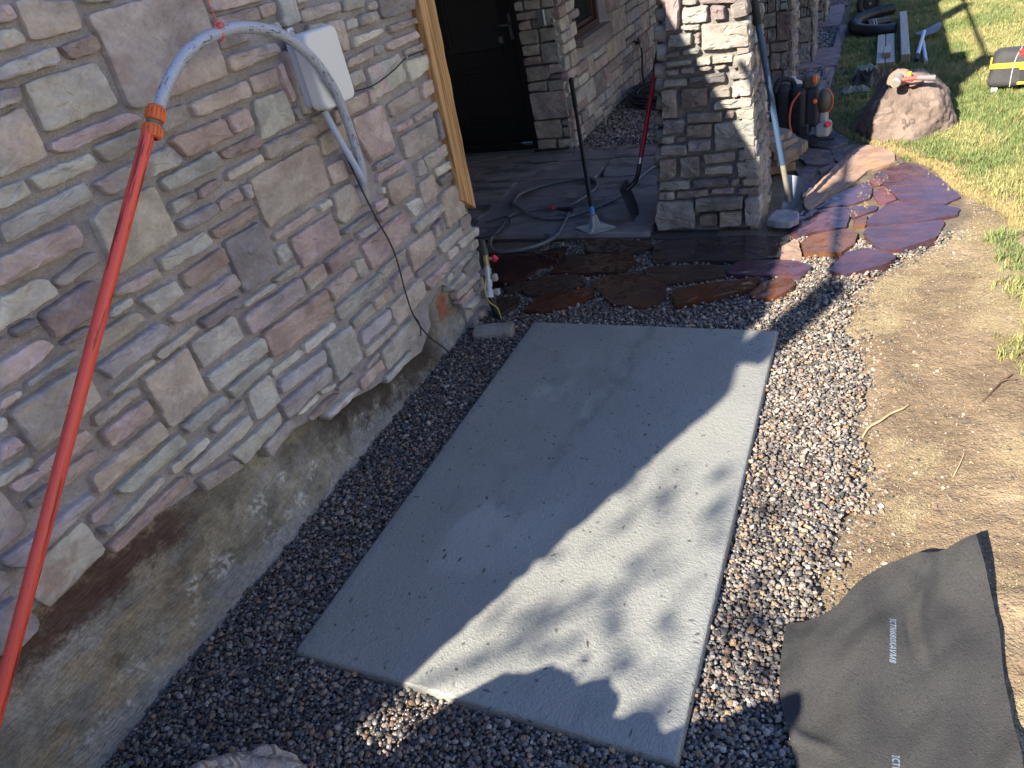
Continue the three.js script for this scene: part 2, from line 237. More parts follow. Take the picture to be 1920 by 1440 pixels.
// ---------- the house wall beside the pad (local x runs away from the camera along the wall, z points out) ----------
const wall = thing('stone_wall', 'near house wall of mixed tan, pink and grey stone above a stained concrete foundation', 'wall', [-1.818, 0, 0], Math.PI / 2);
{
  const shp = new THREE.Shape([[-0.8, 2.5], [-0.8, 0.5], [0.55, 0.53], [0.8, 0.53], [0.95, 0.47], [1.2, 0.42], [1.5, 0.34], [1.95, 0.20], [2.35, 0.13], [2.42, 0.17], [2.48, 0.2], [2.485, 0.25], [2.51, 0.295], [2.55, 0.30], [2.6, 0.325], [2.66, 0.32], [2.71, 0.285], [2.76, 0.25], [2.775, 0.17], [2.80, 0.1], [2.80, 0.02], [3.06, -0.06], [3.06, 2.5]].map((p) => new THREE.Vector2(...p)));
  const core = new THREE.ExtrudeGeometry(shp, { depth: 2.1, bevelEnabled: false }); core.translate(0, 0, -2.1);
  part(wall, 'mortar', core, M.mortar);
  // concrete foundation with its own lumpy face
  const fg = new THREE.PlaneGeometry(3.9, 1.1, 150, 50); fg.translate(1.15, 0.25, 0);
  { const p = fg.attributes.position, u = fg.attributes.uv; for (let i = 0; i < p.count; i++) { const x = p.getX(i), y = p.getY(i); p.setZ(i, -0.026 + 0.006 * fbm(x * 5, y * 7, 3) + 0.004 * n3(x * 20, y * 20, 4) + 0.02 * sstep(0.1, -0.1, y) - 0.012 * sstep(0.006, 0.002, Math.abs(x - 0.66 - 0.25 * (0.44 - y) + 0.01 * n3(y * 20, 0, 1))) * sstep(0.46, 0.4, y) - 0.006 * sstep(0.006, 0.002, Math.abs(x - 1.62 + 0.2 * (y - 0.2)))); u.setXY(i, (x + 0.2) / 3.5, (y + 0.3) / 1.1); } fg.computeVertexNormals(); }
  const fb = new THREE.BoxGeometry(3.9, 1.1, 0.25); fb.translate(1.12, 0.2, -0.17);
  part(wall, 'foundation', fg, M.found);
  part(wall, 'foundation_core', fb, M.mortar);
}
const nearPolys = [];
const dirtStain = (x, y, c) => { const topY = 0.56 - 0.27 * Math.max(0, x - 0.75), k = 0.85 * sstep(0.2, 0.03, y - topY + 0.24 + 0.09 * n3(x * 8, y * 8, 60) + 0.05 * n3(x * 40, y * 40, 61)) * sstep(1.45, 1.8, x) * sstep(2.75, 2.5, x); return mix3(c, [0.05, 0.035, 0.028], k); };
const wr = rng(11);
function ns(k, ...poly) { nearPolys.push(poly); const big = poly.length > 6; stone(wall, poly, 0.019 + 0.011 * wr(), vary(wr, k), { stain: dirtStain, relief: 0.0042 + 0.0035 * wr() - (big ? 0.002 : 0), tone2: wr() < 0.28 ? vary(wr, STONE_KEYS[Math.floor(wr() * 14)]) : null }); }
ns('p', [1.205, 1.798], [1.235, 1.794], [1.237, 1.759], [1.181, 1.759]);
ns('t', [1.251, 1.8], [1.4, 1.773], [1.39, 1.711], [1.243, 1.71]);
ns('g', [1.175, 1.751], [1.222, 1.743], [1.229, 1.713], [1.147, 1.706]);
ns('c', [1.132, 1.682], [1.165, 1.685], [1.291, 1.691], [1.287, 1.653], [1.156, 1.651], [1.111, 1.65]);
ns('b', [1.301, 1.689], [1.415, 1.692], [1.408, 1.653], [1.317, 1.654]);
ns('c', [1.169, 1.636], [1.38, 1.636], [1.389, 1.526], [1.16, 1.52]);
ns('s', [1.102, 1.635], [1.155, 1.633], [1.148, 1.605], [1.078, 1.597]);
ns('t', [1.07, 1.585], [1.142, 1.59], [1.138, 1.473], [0.992, 1.464]);
ns('g', [1.418, 1.788], [1.527, 1.774], [1.522, 1.753], [1.418, 1.763]);
ns('t', [1.416, 1.74], [1.815, 1.746], [1.803, 1.498], [1.434, 1.5], [1.414, 1.516], [1.422, 1.612], [1.423, 1.677]);
ns('p', [1.155, 1.5], [1.222, 1.501], [1.395, 1.504], [1.432, 1.488], [1.439, 1.472], [1.259, 1.469], [1.196, 1.46], [1.154, 1.48]);
ns('o', [1.261, 1.458], [1.426, 1.456], [1.425, 1.438], [1.396, 1.414], [1.274, 1.41]);
ns('c', [1.062, 1.447], [1.245, 1.446], [1.252, 1.423], [1.239, 1.41], [1.076, 1.405]);
ns('o', [1.512, 1.474], [1.6, 1.472], [1.593, 1.424], [1.475, 1.422]);
ns('t', [1.614, 1.468], [1.872, 1.471], [1.865, 1.42], [1.619, 1.422]);
ns('b', [1.491, 1.402], [1.712, 1.397], [1.725, 1.336], [1.527, 1.334]);
ns('p', [1.719, 1.398], [1.821, 1.397], [1.822, 1.337], [1.733, 1.336]);
ns('p', [1.208, 1.377], [1.369, 1.386], [1.347, 1.338], [1.241, 1.329]);
ns('s', [1.373, 1.385], [1.485, 1.387], [1.511, 1.336], [1.483, 1.324], [1.348, 1.332]);
ns('g', [1.401, 1.314], [1.634, 1.322], [1.65, 1.269], [1.41, 1.274]);
ns('b', [1.646, 1.312], [1.836, 1.31], [1.846, 1.267], [1.67, 1.281]);
ns('t', [1.638, 1.251], [1.812, 1.253], [1.818, 1.224], [1.637, 1.222]);
ns('p', [1.83, 1.714], [2.112, 1.732], [2.079, 1.664], [1.834, 1.669]);
ns('t', [1.828, 1.655], [2.025, 1.657], [2.027, 1.616], [1.851, 1.614]);
ns('t', [1.821, 1.603], [1.964, 1.594], [1.964, 1.571], [1.817, 1.568]);
ns('t', [1.827, 1.549], [2.063, 1.542], [2.067, 1.506], [1.839, 1.501], [1.818, 1.508]);
ns('t', [1.877, 1.474], [2.022, 1.472], [2.011, 1.416], [1.878, 1.42]);
ns('b', [2.034, 1.656], [2.115, 1.654], [2.105, 1.62], [2.034, 1.616]);
ns('g', [2.134, 1.663], [2.224, 1.661], [2.211, 1.574], [2.116, 1.571]);
ns('g', [2.01, 1.593], [2.104, 1.6], [2.11, 1.566], [2.049, 1.566]);
ns('c', [2.227, 1.648], [2.302, 1.645], [2.296, 1.627], [2.224, 1.63]);
ns('t', [2.225, 1.611], [2.467, 1.599], [2.465, 1.564], [2.227, 1.569]);
ns('g', [2.481, 1.599], [2.634, 1.593], [2.623, 1.555], [2.479, 1.557]);
ns('c', [2.638, 1.564], [2.716, 1.561], [2.712, 1.535], [2.65, 1.534]);
ns('s', [2.73, 1.568], [2.997, 1.547], [2.98, 1.482], [2.743, 1.489], [2.715, 1.513]);
ns('p', [2.345, 1.549], [2.459, 1.544], [2.453, 1.435], [2.405, 1.434]);
ns('o', [2.252, 1.558], [2.345, 1.549], [2.353, 1.519], [2.228, 1.53]);
ns('t', [2.462, 1.535], [2.539, 1.532], [2.538, 1.497], [2.464, 1.498]);
ns('g', [2.558, 1.534], [2.697, 1.528], [2.693, 1.493], [2.555, 1.494]);
ns('c', [2.477, 1.472], [2.698, 1.465], [2.697, 1.443], [2.564, 1.44], [2.473, 1.432]);
ns('p', [2.745, 1.463], [2.982, 1.453], [2.982, 1.43], [2.754, 1.431]);
ns('p', [2.689, 1.409], [2.957, 1.405], [2.964, 1.374], [2.733, 1.372], [2.695, 1.383]);
ns('g', [2.614, 1.415], [2.669, 1.411], [2.673, 1.38], [2.605, 1.38]);
ns('t', [2.408, 1.406], [2.6, 1.415], [2.595, 1.379], [2.404, 1.376]);
ns('o', [2.824, 1.355], [2.987, 1.348], [2.985, 1.321], [2.821, 1.329]);
ns('o', [2.391, 1.36], [2.481, 1.361], [2.486, 1.31], [2.386, 1.31]);
ns('g', [2.515, 1.353], [2.776, 1.35], [2.78, 1.242], [2.522, 1.229]);
ns('c', [2.801, 1.312], [3.011, 1.299], [2.993, 1.241], [2.806, 1.225]);
ns('t', [2.897, 1.202], [3.009, 1.197], [2.999, 1.141], [2.878, 1.132]);
ns('t', [2.596, 1.193], [2.859, 1.2], [2.848, 1.135], [2.682, 1.136], [2.604, 1.137]);
ns('p', [2.478, 1.277], [2.517, 1.277], [2.519, 1.225], [2.476, 1.221]);
ns('t', [2.268, 1.279], [2.474, 1.28], [2.466, 1.221], [2.301, 1.225]);
ns('p', [2.324, 1.208], [2.556, 1.207], [2.562, 1.019], [2.379, 1.027], [2.346, 1.12]);
ns('t', [2.755, 1.098], [3.012, 1.102], [3.007, 1.067], [2.763, 1.067]);
ns('p', [2.6, 1.099], [2.742, 1.096], [2.745, 1.067], [2.6, 1.069]);
ns('t', [2.618, 1.049], [2.927, 1.042], [2.921, 0.943], [2.628, 0.95]);
ns('s', [2.947, 1.055], [2.993, 1.053], [2.999, 0.947], [2.941, 0.928]);
ns('o', [2.756, 0.915], [2.979, 0.909], [2.973, 0.857], [2.769, 0.843]);
ns('o', [2.685, 0.922], [2.753, 0.91], [2.758, 0.847], [2.683, 0.85]);
ns('c', [2.819, 0.838], [2.991, 0.822], [2.986, 0.785], [2.836, 0.793]);
ns('s', [2.83, 0.783], [2.993, 0.772], [3.005, 0.738], [2.862, 0.738]);
ns('p', [2.388, 0.969], [2.61, 0.96], [2.614, 0.935], [2.381, 0.938]);
ns('s', [2.385, 1.01], [2.565, 1.004], [2.564, 0.981], [2.392, 0.985]);
ns('t', [2.086, 1.513], [2.138, 1.48], [2.141, 1.295], [2.081, 1.296]);
ns('p', [2.033, 1.472], [2.06, 1.481], [2.071, 1.352], [2.046, 1.349]);
ns('s', [2.034, 1.335], [2.064, 1.333], [2.069, 1.288], [2.043, 1.291]);
ns('g', [1.864, 1.408], [2.02, 1.4], [2.026, 1.287], [1.839, 1.285]);
ns('t', [1.825, 1.274], [2.115, 1.263], [2.123, 1.22], [1.851, 1.216], [1.829, 1.228]);
ns('y', [2.125, 1.281], [2.199, 1.279], [2.217, 1.22], [2.136, 1.221]);
ns('t', [2.225, 1.264], [2.304, 1.264], [2.309, 1.223], [2.226, 1.22]);
ns('y', [2.117, 1.21], [2.285, 1.213], [2.27, 1.139], [2.109, 1.137]);
ns('p', [2.107, 1.103], [2.211, 1.099], [2.214, 1.022], [2.11, 1.032]);
ns('o', [2.22, 1.114], [2.303, 1.112], [2.296, 1.03], [2.227, 1.028]);
ns('t', [1.723, 1.197], [2.063, 1.201], [2.102, 1.183], [2.09, 1.027], [1.942, 1.034], [1.802, 1.033], [1.727, 1.024], [1.718, 1.068]);
ns('g', [0.984, 1.451], [1.05, 1.448], [1.048, 1.408], [0.956, 1.406]);
ns('g', [0.944, 1.38], [1.192, 1.389], [1.195, 1.343], [0.937, 1.331]);
ns('c', [0.914, 1.357], [0.922, 1.35], [0.919, 1.333], [0.898, 1.331]);
ns('p', [0.899, 1.317], [1.105, 1.314], [1.111, 1.279], [1.095, 1.253], [0.86, 1.257]);
ns('t', [0.986, 1.214], [1.107, 1.232], [1.132, 1.217], [1.121, 1.199], [0.994, 1.183]);
ns('o', [1.161, 1.304], [1.208, 1.318], [1.379, 1.307], [1.379, 1.154], [1.149, 1.144], [1.145, 1.152], [1.153, 1.23]);
ns('s', [1.402, 1.247], [1.505, 1.243], [1.499, 1.216], [1.398, 1.21]);
ns('b', [1.511, 1.244], [1.606, 1.246], [1.614, 1.218], [1.502, 1.215]);
ns('s', [1.395, 1.193], [1.559, 1.188], [1.56, 1.153], [1.488, 1.149], [1.407, 1.154]);
ns('b', [1.564, 1.187], [1.668, 1.193], [1.663, 1.153], [1.563, 1.15]);
ns('c', [1.675, 1.195], [1.717, 1.188], [1.705, 1.139], [1.681, 1.139]);
ns('b', [1.494, 1.12], [1.709, 1.117], [1.705, 1.081], [1.503, 1.085]);
ns('s', [1.523, 1.067], [1.699, 1.065], [1.698, 0.881], [1.518, 0.885]);
ns('c', [1.276, 1.129], [1.476, 1.128], [1.489, 1.08], [1.288, 1.083]);
ns('b', [1.326, 1.053], [1.518, 1.058], [1.515, 1.001], [1.327, 1.004]);
ns('c', [1.165, 1.059], [1.306, 1.051], [1.307, 0.999], [1.199, 0.992]);
ns('o', [1.109, 1.116], [1.263, 1.109], [1.272, 1.078], [1.175, 1.079], [1.111, 1.097]);
ns('g', [1.062, 1.073], [1.151, 1.079], [1.15, 1.055], [1.065, 1.053]);
ns('p', [1.222, 0.97], [1.51, 0.971], [1.518, 0.919], [1.236, 0.935]);
ns('s', [1.311, 0.903], [1.498, 0.896], [1.492, 0.864], [1.328, 0.864]);
ns('c', [0.845, 1.233], [0.956, 1.238], [0.979, 1.221], [0.986, 1.176], [0.804, 1.168]);
ns('b', [0.908, 1.158], [1.08, 1.169], [1.091, 1.087], [0.916, 1.084]);
ns('s', [0.832, 1.16], [0.9, 1.157], [0.895, 1.137], [0.834, 1.133]);
ns('o', [1.009, 1.041], [1.141, 1.039], [1.159, 1.005], [1.099, 0.995], [0.979, 0.993]);
ns('s', [0.917, 1.073], [1.008, 1.074], [0.992, 1.055], [0.92, 1.059]);
ns('l', [0.958, 0.969], [1.194, 0.971], [1.218, 0.932], [1.2, 0.921], [0.986, 0.911]);
ns('o', [1.125, 0.901], [1.299, 0.902], [1.301, 0.878], [1.144, 0.873]);
ns('g', [1.246, 0.862], [1.44, 0.854], [1.446, 0.765], [1.252, 0.767]);
ns('t', [1.724, 1.001], [1.973, 1.002], [1.978, 0.974], [1.74, 0.972]);
ns('c', [1.989, 1], [2.072, 0.995], [2.074, 0.968], [1.999, 0.967]);
ns('p', [1.798, 0.955], [2.048, 0.947], [2.056, 0.832], [1.807, 0.829]);
ns('g', [1.717, 0.958], [1.776, 0.95], [1.786, 0.895], [1.719, 0.891]);
ns('o', [1.651, 0.87], [1.788, 0.865], [1.791, 0.842], [1.664, 0.848]);
ns('g', [1.781, 0.81], [1.902, 0.812], [1.911, 0.752], [1.789, 0.747]);
ns('c', [1.487, 0.867], [1.65, 0.862], [1.65, 0.842], [1.495, 0.848]);
ns('p', [1.467, 0.829], [1.77, 0.819], [1.772, 0.753], [1.473, 0.754]);
ns('b', [1.515, 0.736], [1.877, 0.716], [1.874, 0.617], [1.58, 0.627], [1.512, 0.638]);
ns('t', [2.084, 1.009], [2.213, 1.004], [2.236, 0.905], [2.097, 0.88], [2.065, 0.905]);
ns('s', [2.067, 0.861], [2.295, 0.858], [2.296, 0.841], [2.076, 0.843]);
ns('o', [2.143, 0.818], [2.282, 0.806], [2.283, 0.77], [2.157, 0.783]);
ns('p', [2.152, 0.765], [2.483, 0.769], [2.524, 0.714], [2.504, 0.666], [2.175, 0.641]);
ns('b', [1.926, 0.808], [2.121, 0.806], [2.129, 0.759], [1.934, 0.746]);
ns('o', [2.075, 0.733], [2.138, 0.722], [2.139, 0.641], [2.081, 0.647]);
ns('p', [1.881, 0.723], [2.064, 0.721], [2.077, 0.667], [1.9, 0.646]);
ns('g', [1.888, 0.626], [2.217, 0.611], [2.218, 0.564], [1.9, 0.557]);
ns('t', [2.426, 0.922], [2.625, 0.901], [2.617, 0.819], [2.448, 0.81], [2.423, 0.847]);
ns('p', [2.313, 0.88], [2.415, 0.862], [2.402, 0.838], [2.317, 0.832]);
ns('t', [2.299, 0.828], [2.41, 0.823], [2.41, 0.793], [2.316, 0.791]);
ns('c', [2.381, 0.919], [2.415, 0.911], [2.411, 0.884], [2.38, 0.887]);
ns('c', [2.518, 0.791], [2.654, 0.771], [2.667, 0.724], [2.57, 0.707]);
ns('o', [2.533, 0.685], [2.804, 0.682], [2.824, 0.64], [2.561, 0.634]);
ns('t', [2.659, 0.828], [2.799, 0.826], [2.799, 0.723], [2.658, 0.731]);
ns('y', [2.81, 0.719], [3.006, 0.71], [3.005, 0.545], [2.804, 0.547]);
ns('s', [2.686, 0.612], [2.784, 0.617], [2.784, 0.549], [2.682, 0.553]);
ns('t', [2.445, 0.623], [2.669, 0.606], [2.662, 0.515], [2.444, 0.496]);
ns('o', [2.689, 0.516], [2.933, 0.511], [2.925, 0.465], [2.714, 0.456]);
ns('c', [2.858, 0.452], [3.1, 0.431], [3.088, 0.391], [2.892, 0.4]);
ns('c', [2.748, 0.453], [2.852, 0.44], [2.861, 0.4], [2.758, 0.403]);
ns('g', [2.762, 0.353], [2.978, 0.352], [2.969, 0.319], [2.741, 0.342]);
ns('o', [2.212, 0.623], [2.428, 0.625], [2.418, 0.584], [2.216, 0.571]);
ns('t', [2.271, 0.549], [2.414, 0.554], [2.422, 0.491], [2.265, 0.487]);
ns('s', [2.462, 0.484], [2.68, 0.472], [2.68, 0.444], [2.473, 0.458]);
ns('b', [2.497, 0.418], [2.735, 0.414], [2.762, 0.368], [2.525, 0.358]);
ns('t', [2.203, 0.456], [2.485, 0.455], [2.489, 0.366], [2.208, 0.35]);
ns('t', [2.11, 0.533], [2.251, 0.533], [2.251, 0.482], [2.113, 0.481]);
ns('g', [1.951, 0.53], [2.104, 0.533], [2.113, 0.481], [1.953, 0.489]);
ns('l', [1.982, 0.462], [2.203, 0.446], [2.193, 0.396], [1.968, 0.4]);
ns('c', [1.954, 0.383], [2.197, 0.373], [2.201, 0.347], [1.966, 0.349]);
ns('c', [1.667, 0.601], [1.85, 0.59], [1.859, 0.558], [1.663, 0.557]);
ns('g', [1.768, 0.541], [1.938, 0.523], [1.939, 0.366], [1.758, 0.365]);
ns('o', [2.051, 0.321], [2.342, 0.33], [2.362, 0.226], [2.056, 0.218]);
ns('g', [2.689, 0.34], [2.746, 0.351], [2.75, 0.316], [2.697, 0.314]);
ns('g', [2.685, 0.29], [2.852, 0.293], [2.849, 0.257], [2.689, 0.27]);
ns('t', [2.728, 0.23], [3.008, 0.215], [2.998, 0.18], [2.739, 0.194]);
ns('s', [2.865, 0.302], [3.058, 0.314], [3.033, 0.265], [2.862, 0.266]);
ns('c', [2.996, 0.388], [3.079, 0.373], [3.067, 0.333], [2.988, 0.34]);
ns('s', [2.951, 0.546], [3.05, 0.526], [3.026, 0.463], [2.934, 0.482]);
ns('p', [2.732, 0.179], [2.907, 0.181], [2.901, 0.136], [2.761, 0.147]);
ns('g', [2.781, 0.124], [2.954, 0.108], [2.951, 0.069], [2.841, 0.082]);
ns('s', [2.926, 0.186], [3.008, 0.183], [3.003, 0.138], [2.92, 0.142]);
ns('b', [0.796, 1.156], [0.817, 1.156], [0.816, 1.129], [0.778, 1.128]);
ns('p', [0.766, 1.109], [0.882, 1.11], [0.906, 1.071], [0.849, 1.058], [0.729, 1.05]);
ns('o', [0.789, 1.031], [0.944, 1.038], [0.946, 1.019], [0.811, 1.016], [0.79, 1.018]);
ns('p', [0.719, 1.035], [0.776, 1.03], [0.775, 1.014], [0.705, 1.013]);
ns('o', [0.724, 0.999], [0.92, 0.994], [0.934, 0.955], [0.93, 0.885], [0.779, 0.873], [0.719, 0.87]);
ns('c', [0.697, 1], [0.712, 0.992], [0.705, 0.969], [0.673, 0.963]);
ns('p', [0.663, 0.946], [0.707, 0.939], [0.706, 0.9], [0.636, 0.905]);
ns('c', [0.621, 0.882], [0.705, 0.878], [0.705, 0.851], [0.604, 0.855]);
ns('p', [0.7, 0.843], [0.852, 0.848], [0.862, 0.808], [0.785, 0.805], [0.698, 0.831]);
ns('p', [0.628, 0.848], [0.735, 0.828], [0.73, 0.808], [0.635, 0.813]);
ns('s', [0.641, 0.785], [0.708, 0.785], [0.693, 0.749], [0.641, 0.753]);
ns('p', [0.751, 0.789], [0.85, 0.781], [0.841, 0.753], [0.725, 0.748]);
ns('o', [0.881, 0.859], [1.029, 0.858], [1.036, 0.829], [0.884, 0.825]);
ns('p', [0.877, 0.812], [1.042, 0.807], [1.038, 0.758], [0.877, 0.756]);
ns('c', [0.959, 0.888], [1.119, 0.896], [1.127, 0.875], [0.966, 0.87]);
ns('t', [1.057, 0.86], [1.231, 0.864], [1.226, 0.689], [1.057, 0.682]);
ns('y', [0.794, 0.728], [1.043, 0.729], [1.044, 0.674], [0.784, 0.672]);
ns('g', [0.828, 0.648], [1.07, 0.659], [1.08, 0.611], [0.858, 0.605]);
ns('g', [1.09, 0.669], [1.271, 0.657], [1.28, 0.624], [1.104, 0.623]);
ns('s', [1.172, 0.594], [1.337, 0.593], [1.331, 0.559], [1.184, 0.562]);
ns('g', [1.243, 0.746], [1.51, 0.728], [1.51, 0.672], [1.252, 0.676]);
ns('g', [1.287, 0.662], [1.506, 0.653], [1.507, 0.625], [1.305, 0.611]);
ns('c', [1.484, 0.604], [1.641, 0.597], [1.667, 0.564], [1.488, 0.573]);
ns('l', [1.498, 0.552], [1.759, 0.525], [1.741, 0.477], [1.49, 0.5]);
ns('l', [1.458, 0.476], [1.746, 0.455], [1.742, 0.402], [1.463, 0.407]);
ns('c', [1.355, 0.605], [1.474, 0.599], [1.47, 0.485], [1.345, 0.489]);
ns('c', [1.042, 0.539], [1.319, 0.54], [1.327, 0.5], [1.26, 0.485], [1.044, 0.505]);
ns('c', [1.201, 0.47], [1.445, 0.462], [1.434, 0.417], [1.225, 0.398]);
ns('c', [0.993, 0.587], [1.149, 0.585], [1.156, 0.557], [0.997, 0.552]);
ns('c', [0.77, 0.566], [0.966, 0.585], [0.965, 0.559], [0.916, 0.551], [0.761, 0.54]);
ns('b', [0.729, 0.526], [1.018, 0.533], [1.029, 0.494], [0.738, 0.489]);
ns('o', [1.32, 0.4], [1.474, 0.405], [1.489, 0.362], [1.32, 0.343]);
ns('c', [1.511, 0.394], [1.642, 0.397], [1.641, 0.372], [1.523, 0.379]);
ns('g', [1.648, 0.399], [1.745, 0.374], [1.747, 0.354], [1.669, 0.368]);
ns('b', [1.554, 0.34], [1.665, 0.345], [1.744, 0.331], [1.731, 0.317], [1.57, 0.315]);
ns('o', [1.746, 0.351], [1.864, 0.348], [1.865, 0.324], [1.749, 0.324]);
ns('b', [1.63, 0.298], [1.852, 0.283], [1.854, 0.259], [1.635, 0.268]);
ns('b', [1.879, 0.295], [2.049, 0.288], [2.05, 0.239], [1.869, 0.241]);
ns('o', [1.939, 0.32], [2.048, 0.326], [2.043, 0.306], [1.939, 0.301]);
ns('t', [0.598, 0.861], [0.611, 0.844], [0.609, 0.727], [0.513, 0.728]);
ns('l', [0.519, 0.708], [0.626, 0.698], [0.768, 0.689], [0.774, 0.664], [0.616, 0.646], [0.54, 0.646], [0.516, 0.683]);
ns('s', [0.737, 0.64], [0.828, 0.636], [0.827, 0.609], [0.73, 0.607]);
ns('c', [0.575, 0.636], [0.716, 0.641], [0.722, 0.522], [0.53, 0.509], [0.519, 0.566]);
ns('t', [0.498, 0.689], [0.512, 0.678], [0.504, 0.634], [0.462, 0.632]);
ns('s', [0.44, 0.608], [0.494, 0.603], [0.498, 0.545], [0.495, 0.491], [0.436, 0.483], [0.378, 0.511]);
ns('o', [0.737, 0.59], [0.768, 0.574], [0.763, 0.543], [0.736, 0.56]);
ns('t', [1.047, 0.486], [1.197, 0.447], [1.221, 0.398], [1.054, 0.428]);

{ // the same stonework carried on above and beside what is told apart
  const list = [], r = rng(23), lowY = (a) => 0.5 - 0.27 * Math.max(0, a - 0.7);
  for (const q of rubble(-0.78, 3.0, 0.02, 2.48, r)) {
    const bx = q.map((p) => p[0]), by = q.map((p) => p[1]), x0 = Math.min(...bx) + 0.006, x1 = Math.max(...bx) - 0.006, y0 = Math.min(...by) + 0.006, y1 = Math.max(...by) - 0.006;
    if (y0 < lowY((x0 + x1) / 2) + 0.02 || x1 > 2.93 || x1 > 2.3 && y0 < 0.33) continue;
    let hit = false;
    for (const p of nearPolys) { for (let i = 0; i <= 4 && !hit; i++) for (let j = 0; j <= 4 && !hit; j++) if (inside(p, mix(x0, x1, i / 4), mix(y0, y1, j / 4))) hit = true; for (const v of p) if (v[0] > x0 && v[0] < x1 && v[1] > y0 && v[1] < y1) hit = true; if (hit) break; }
    if (hit) continue;
    const { geo, at } = stoneGeo(q, 0.026, seedN++, vary(r, STONE_KEYS[Math.floor(r() * 14)]), { lo: true }); geo.translate(at[0], at[1], 0); list.push(geo);
  }
  for (const q of rubble(2.80, 3.07, -0.06, 0.22, rng(29), 0.045, 0.08)) {      // small stones at the foot of the far corner
    const mx = (q[0][0] + q[2][0]) / 2, my = (q[0][1] + q[2][1]) / 2; if (nearPolys.some((p) => inside(p, mx, my) || q.some((v) => inside(p, v[0], v[1])))) continue;
    stone(wall, q, 0.03 + 0.012 * r(), vary(r, 'ogtscb'[Math.floor(r() * 6)]).map((v) => v * 0.85), { stain: dirtStain });
  }
  part(wall, 'stonework', merge(list), M.stone, null, 'stuff');
}
// hewn timber trim at the end of the wall
{
  const t = thing('timber_post', 'honey coloured hewn timber post at the far end of the near stone wall', 'post', [-1.83, 0, 0], Math.PI / 2);
  const L = [], R = []; for (let i = 0; i <= 40; i++) { const y = mix(0.6, 2.49, i / 40); L.push([2.965 + 0.03 * (y - 0.6) + 0.010 * n3(y * 6, 1, 2) + 0.004 * n3(y * 30, 1, 2), y + (i ? 0 : 0.035)]); R.push([3.07 + 0.05 * (y - 0.6) + 0.006 * n3(y * 5, 4, 2), y - (i ? 0 : 0.05)]); }
  const s = new THREE.Shape([...L.reverse(), ...R].map((p) => new THREE.Vector2(...p)));
  const g = new THREE.ExtrudeGeometry(s, { depth: 0.15, bevelEnabled: true, bevelSize: 0.006, bevelThickness: 0.006, bevelSegments: 2 }); g.translate(0, 0, -0.098);
  const p = g.attributes.position, uv = g.attributes.uv; for (let i = 0; i < p.count; i++) uv.setXY(i, (p.getX(i) + 0.7 * p.getZ(i)) * 3.2, p.getY(i) * 0.39);
  part(t, 'beam', g, M.wood);
}

// ---------- stone pillars along the porch ----------
function pillar(name, label, cx, zf, halfBase, halfTop, depth, r, group, detail) {
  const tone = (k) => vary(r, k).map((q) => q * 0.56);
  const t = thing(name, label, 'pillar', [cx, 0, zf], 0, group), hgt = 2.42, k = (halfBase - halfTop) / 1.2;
  const hw = (y) => halfBase - k * Math.min(y, 1.2);
  const core = new THREE.BufferGeometry(); {
    const v = [], ix = []; for (const y of [-0.1, 1.2, hgt]) v.push(-hw(y) + 0.035, y, -0.035, hw(y) - 0.035, y, -0.035, hw(y) - 0.035, y, -depth + 0.03, -hw(y) + 0.035, y, -depth + 0.03);
    for (const o of [0, 4]) for (let i = 0; i < 4; i++) { const j = (i + 1) % 4; ix.push(o + i, o + j, o + 4 + j, o + i, o + 4 + j, o + 4 + i); } ix.push(8, 9, 10, 8, 10, 11);
    core.setAttribute('position', new THREE.Float32BufferAttribute(v, 3)); core.setIndex(ix);
  }
  const cg = core.toNonIndexed(); cg.computeVertexNormals(); planarUV(cg); part(t, 'mortar', cg, M.pillarMortar);
  const far = [];
  const face = (polys, place, from, into) => { for (const q of polys) { const y = q.reduce((a, b) => a + b[1], 0) / 4, s = seedN++; const { geo, at } = stoneGeo(q, 0.036 + 0.012 * r(), s, tone(STONE_KEYS[Math.floor(r() * 14)]), { seg: 0.024, lo: y > from, relief: 0.01 }); place(geo, at); if (y > from) far.push(geo); else part(into, 'stone', geo, M.stone); } };
  if (!detail) face(rubble(-1, 1, -0.06, hgt, r, 0.08, 0.24).map((q) => q.map(([x, y]) => [x * hw(y), y])).filter((q) => q.every((p) => isFinite(p[0]))), (g, a) => g.translate(a[0], a[1], -0.035), 1.3, t);
  else face(rubble(-1, 1, 1.27, hgt, r, 0.08, 0.2).map((q) => q.map(([x, y]) => [x * hw(y), y])), (g, a) => g.translate(a[0], a[1], -0.035), 0, t);
  const tilt = Math.atan(k);
  for (const side of [1, -1]) face(rubble(0.005, depth - 0.02, -0.06, hgt, r, 0.06, 0.2), (g, a) => { g.translate(a[0], a[1], 0); if (side > 0) { g.rotateZ(0); g.rotateY(Math.PI / 2); g.rotateZ(tilt); g.translate(halfBase - 0.035, 0, -0.0); } else { g.translate(-depth, 0, 0); g.rotateY(-Math.PI / 2); g.rotateZ(-tilt); g.translate(-halfBase + 0.035, 0, 0); } }, side > 0 ? 1.3 : -9, t);
  part(t, 'stonework', merge(far), M.stone, null, 'stuff');
  return t;
}
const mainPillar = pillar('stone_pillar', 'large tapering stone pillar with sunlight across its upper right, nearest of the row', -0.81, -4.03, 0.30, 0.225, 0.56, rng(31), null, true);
const pr = rng(37);
const flare = (x, y) => y < 0.13 ? 0.022 * sstep(0.16, 0.02, y) : 0;
function ps(k, ...poly) { const q = poly.map(([x, y]) => [x + 0.81, Math.max(y, -0.03)]); const s = seedN++, low = Math.min(...poly.map((p) => p[1])) < 0.12; const { geo, at } = stoneGeo(q, low ? 0.06 : 0.034 + 0.012 * pr(), s, vary(pr, k).map((v) => v * 0.53), { seg: 0.014, relief: 0.009 }); part(mainPillar, 'stone', geo, M.stone, [at[0], at[1], -0.035]); }
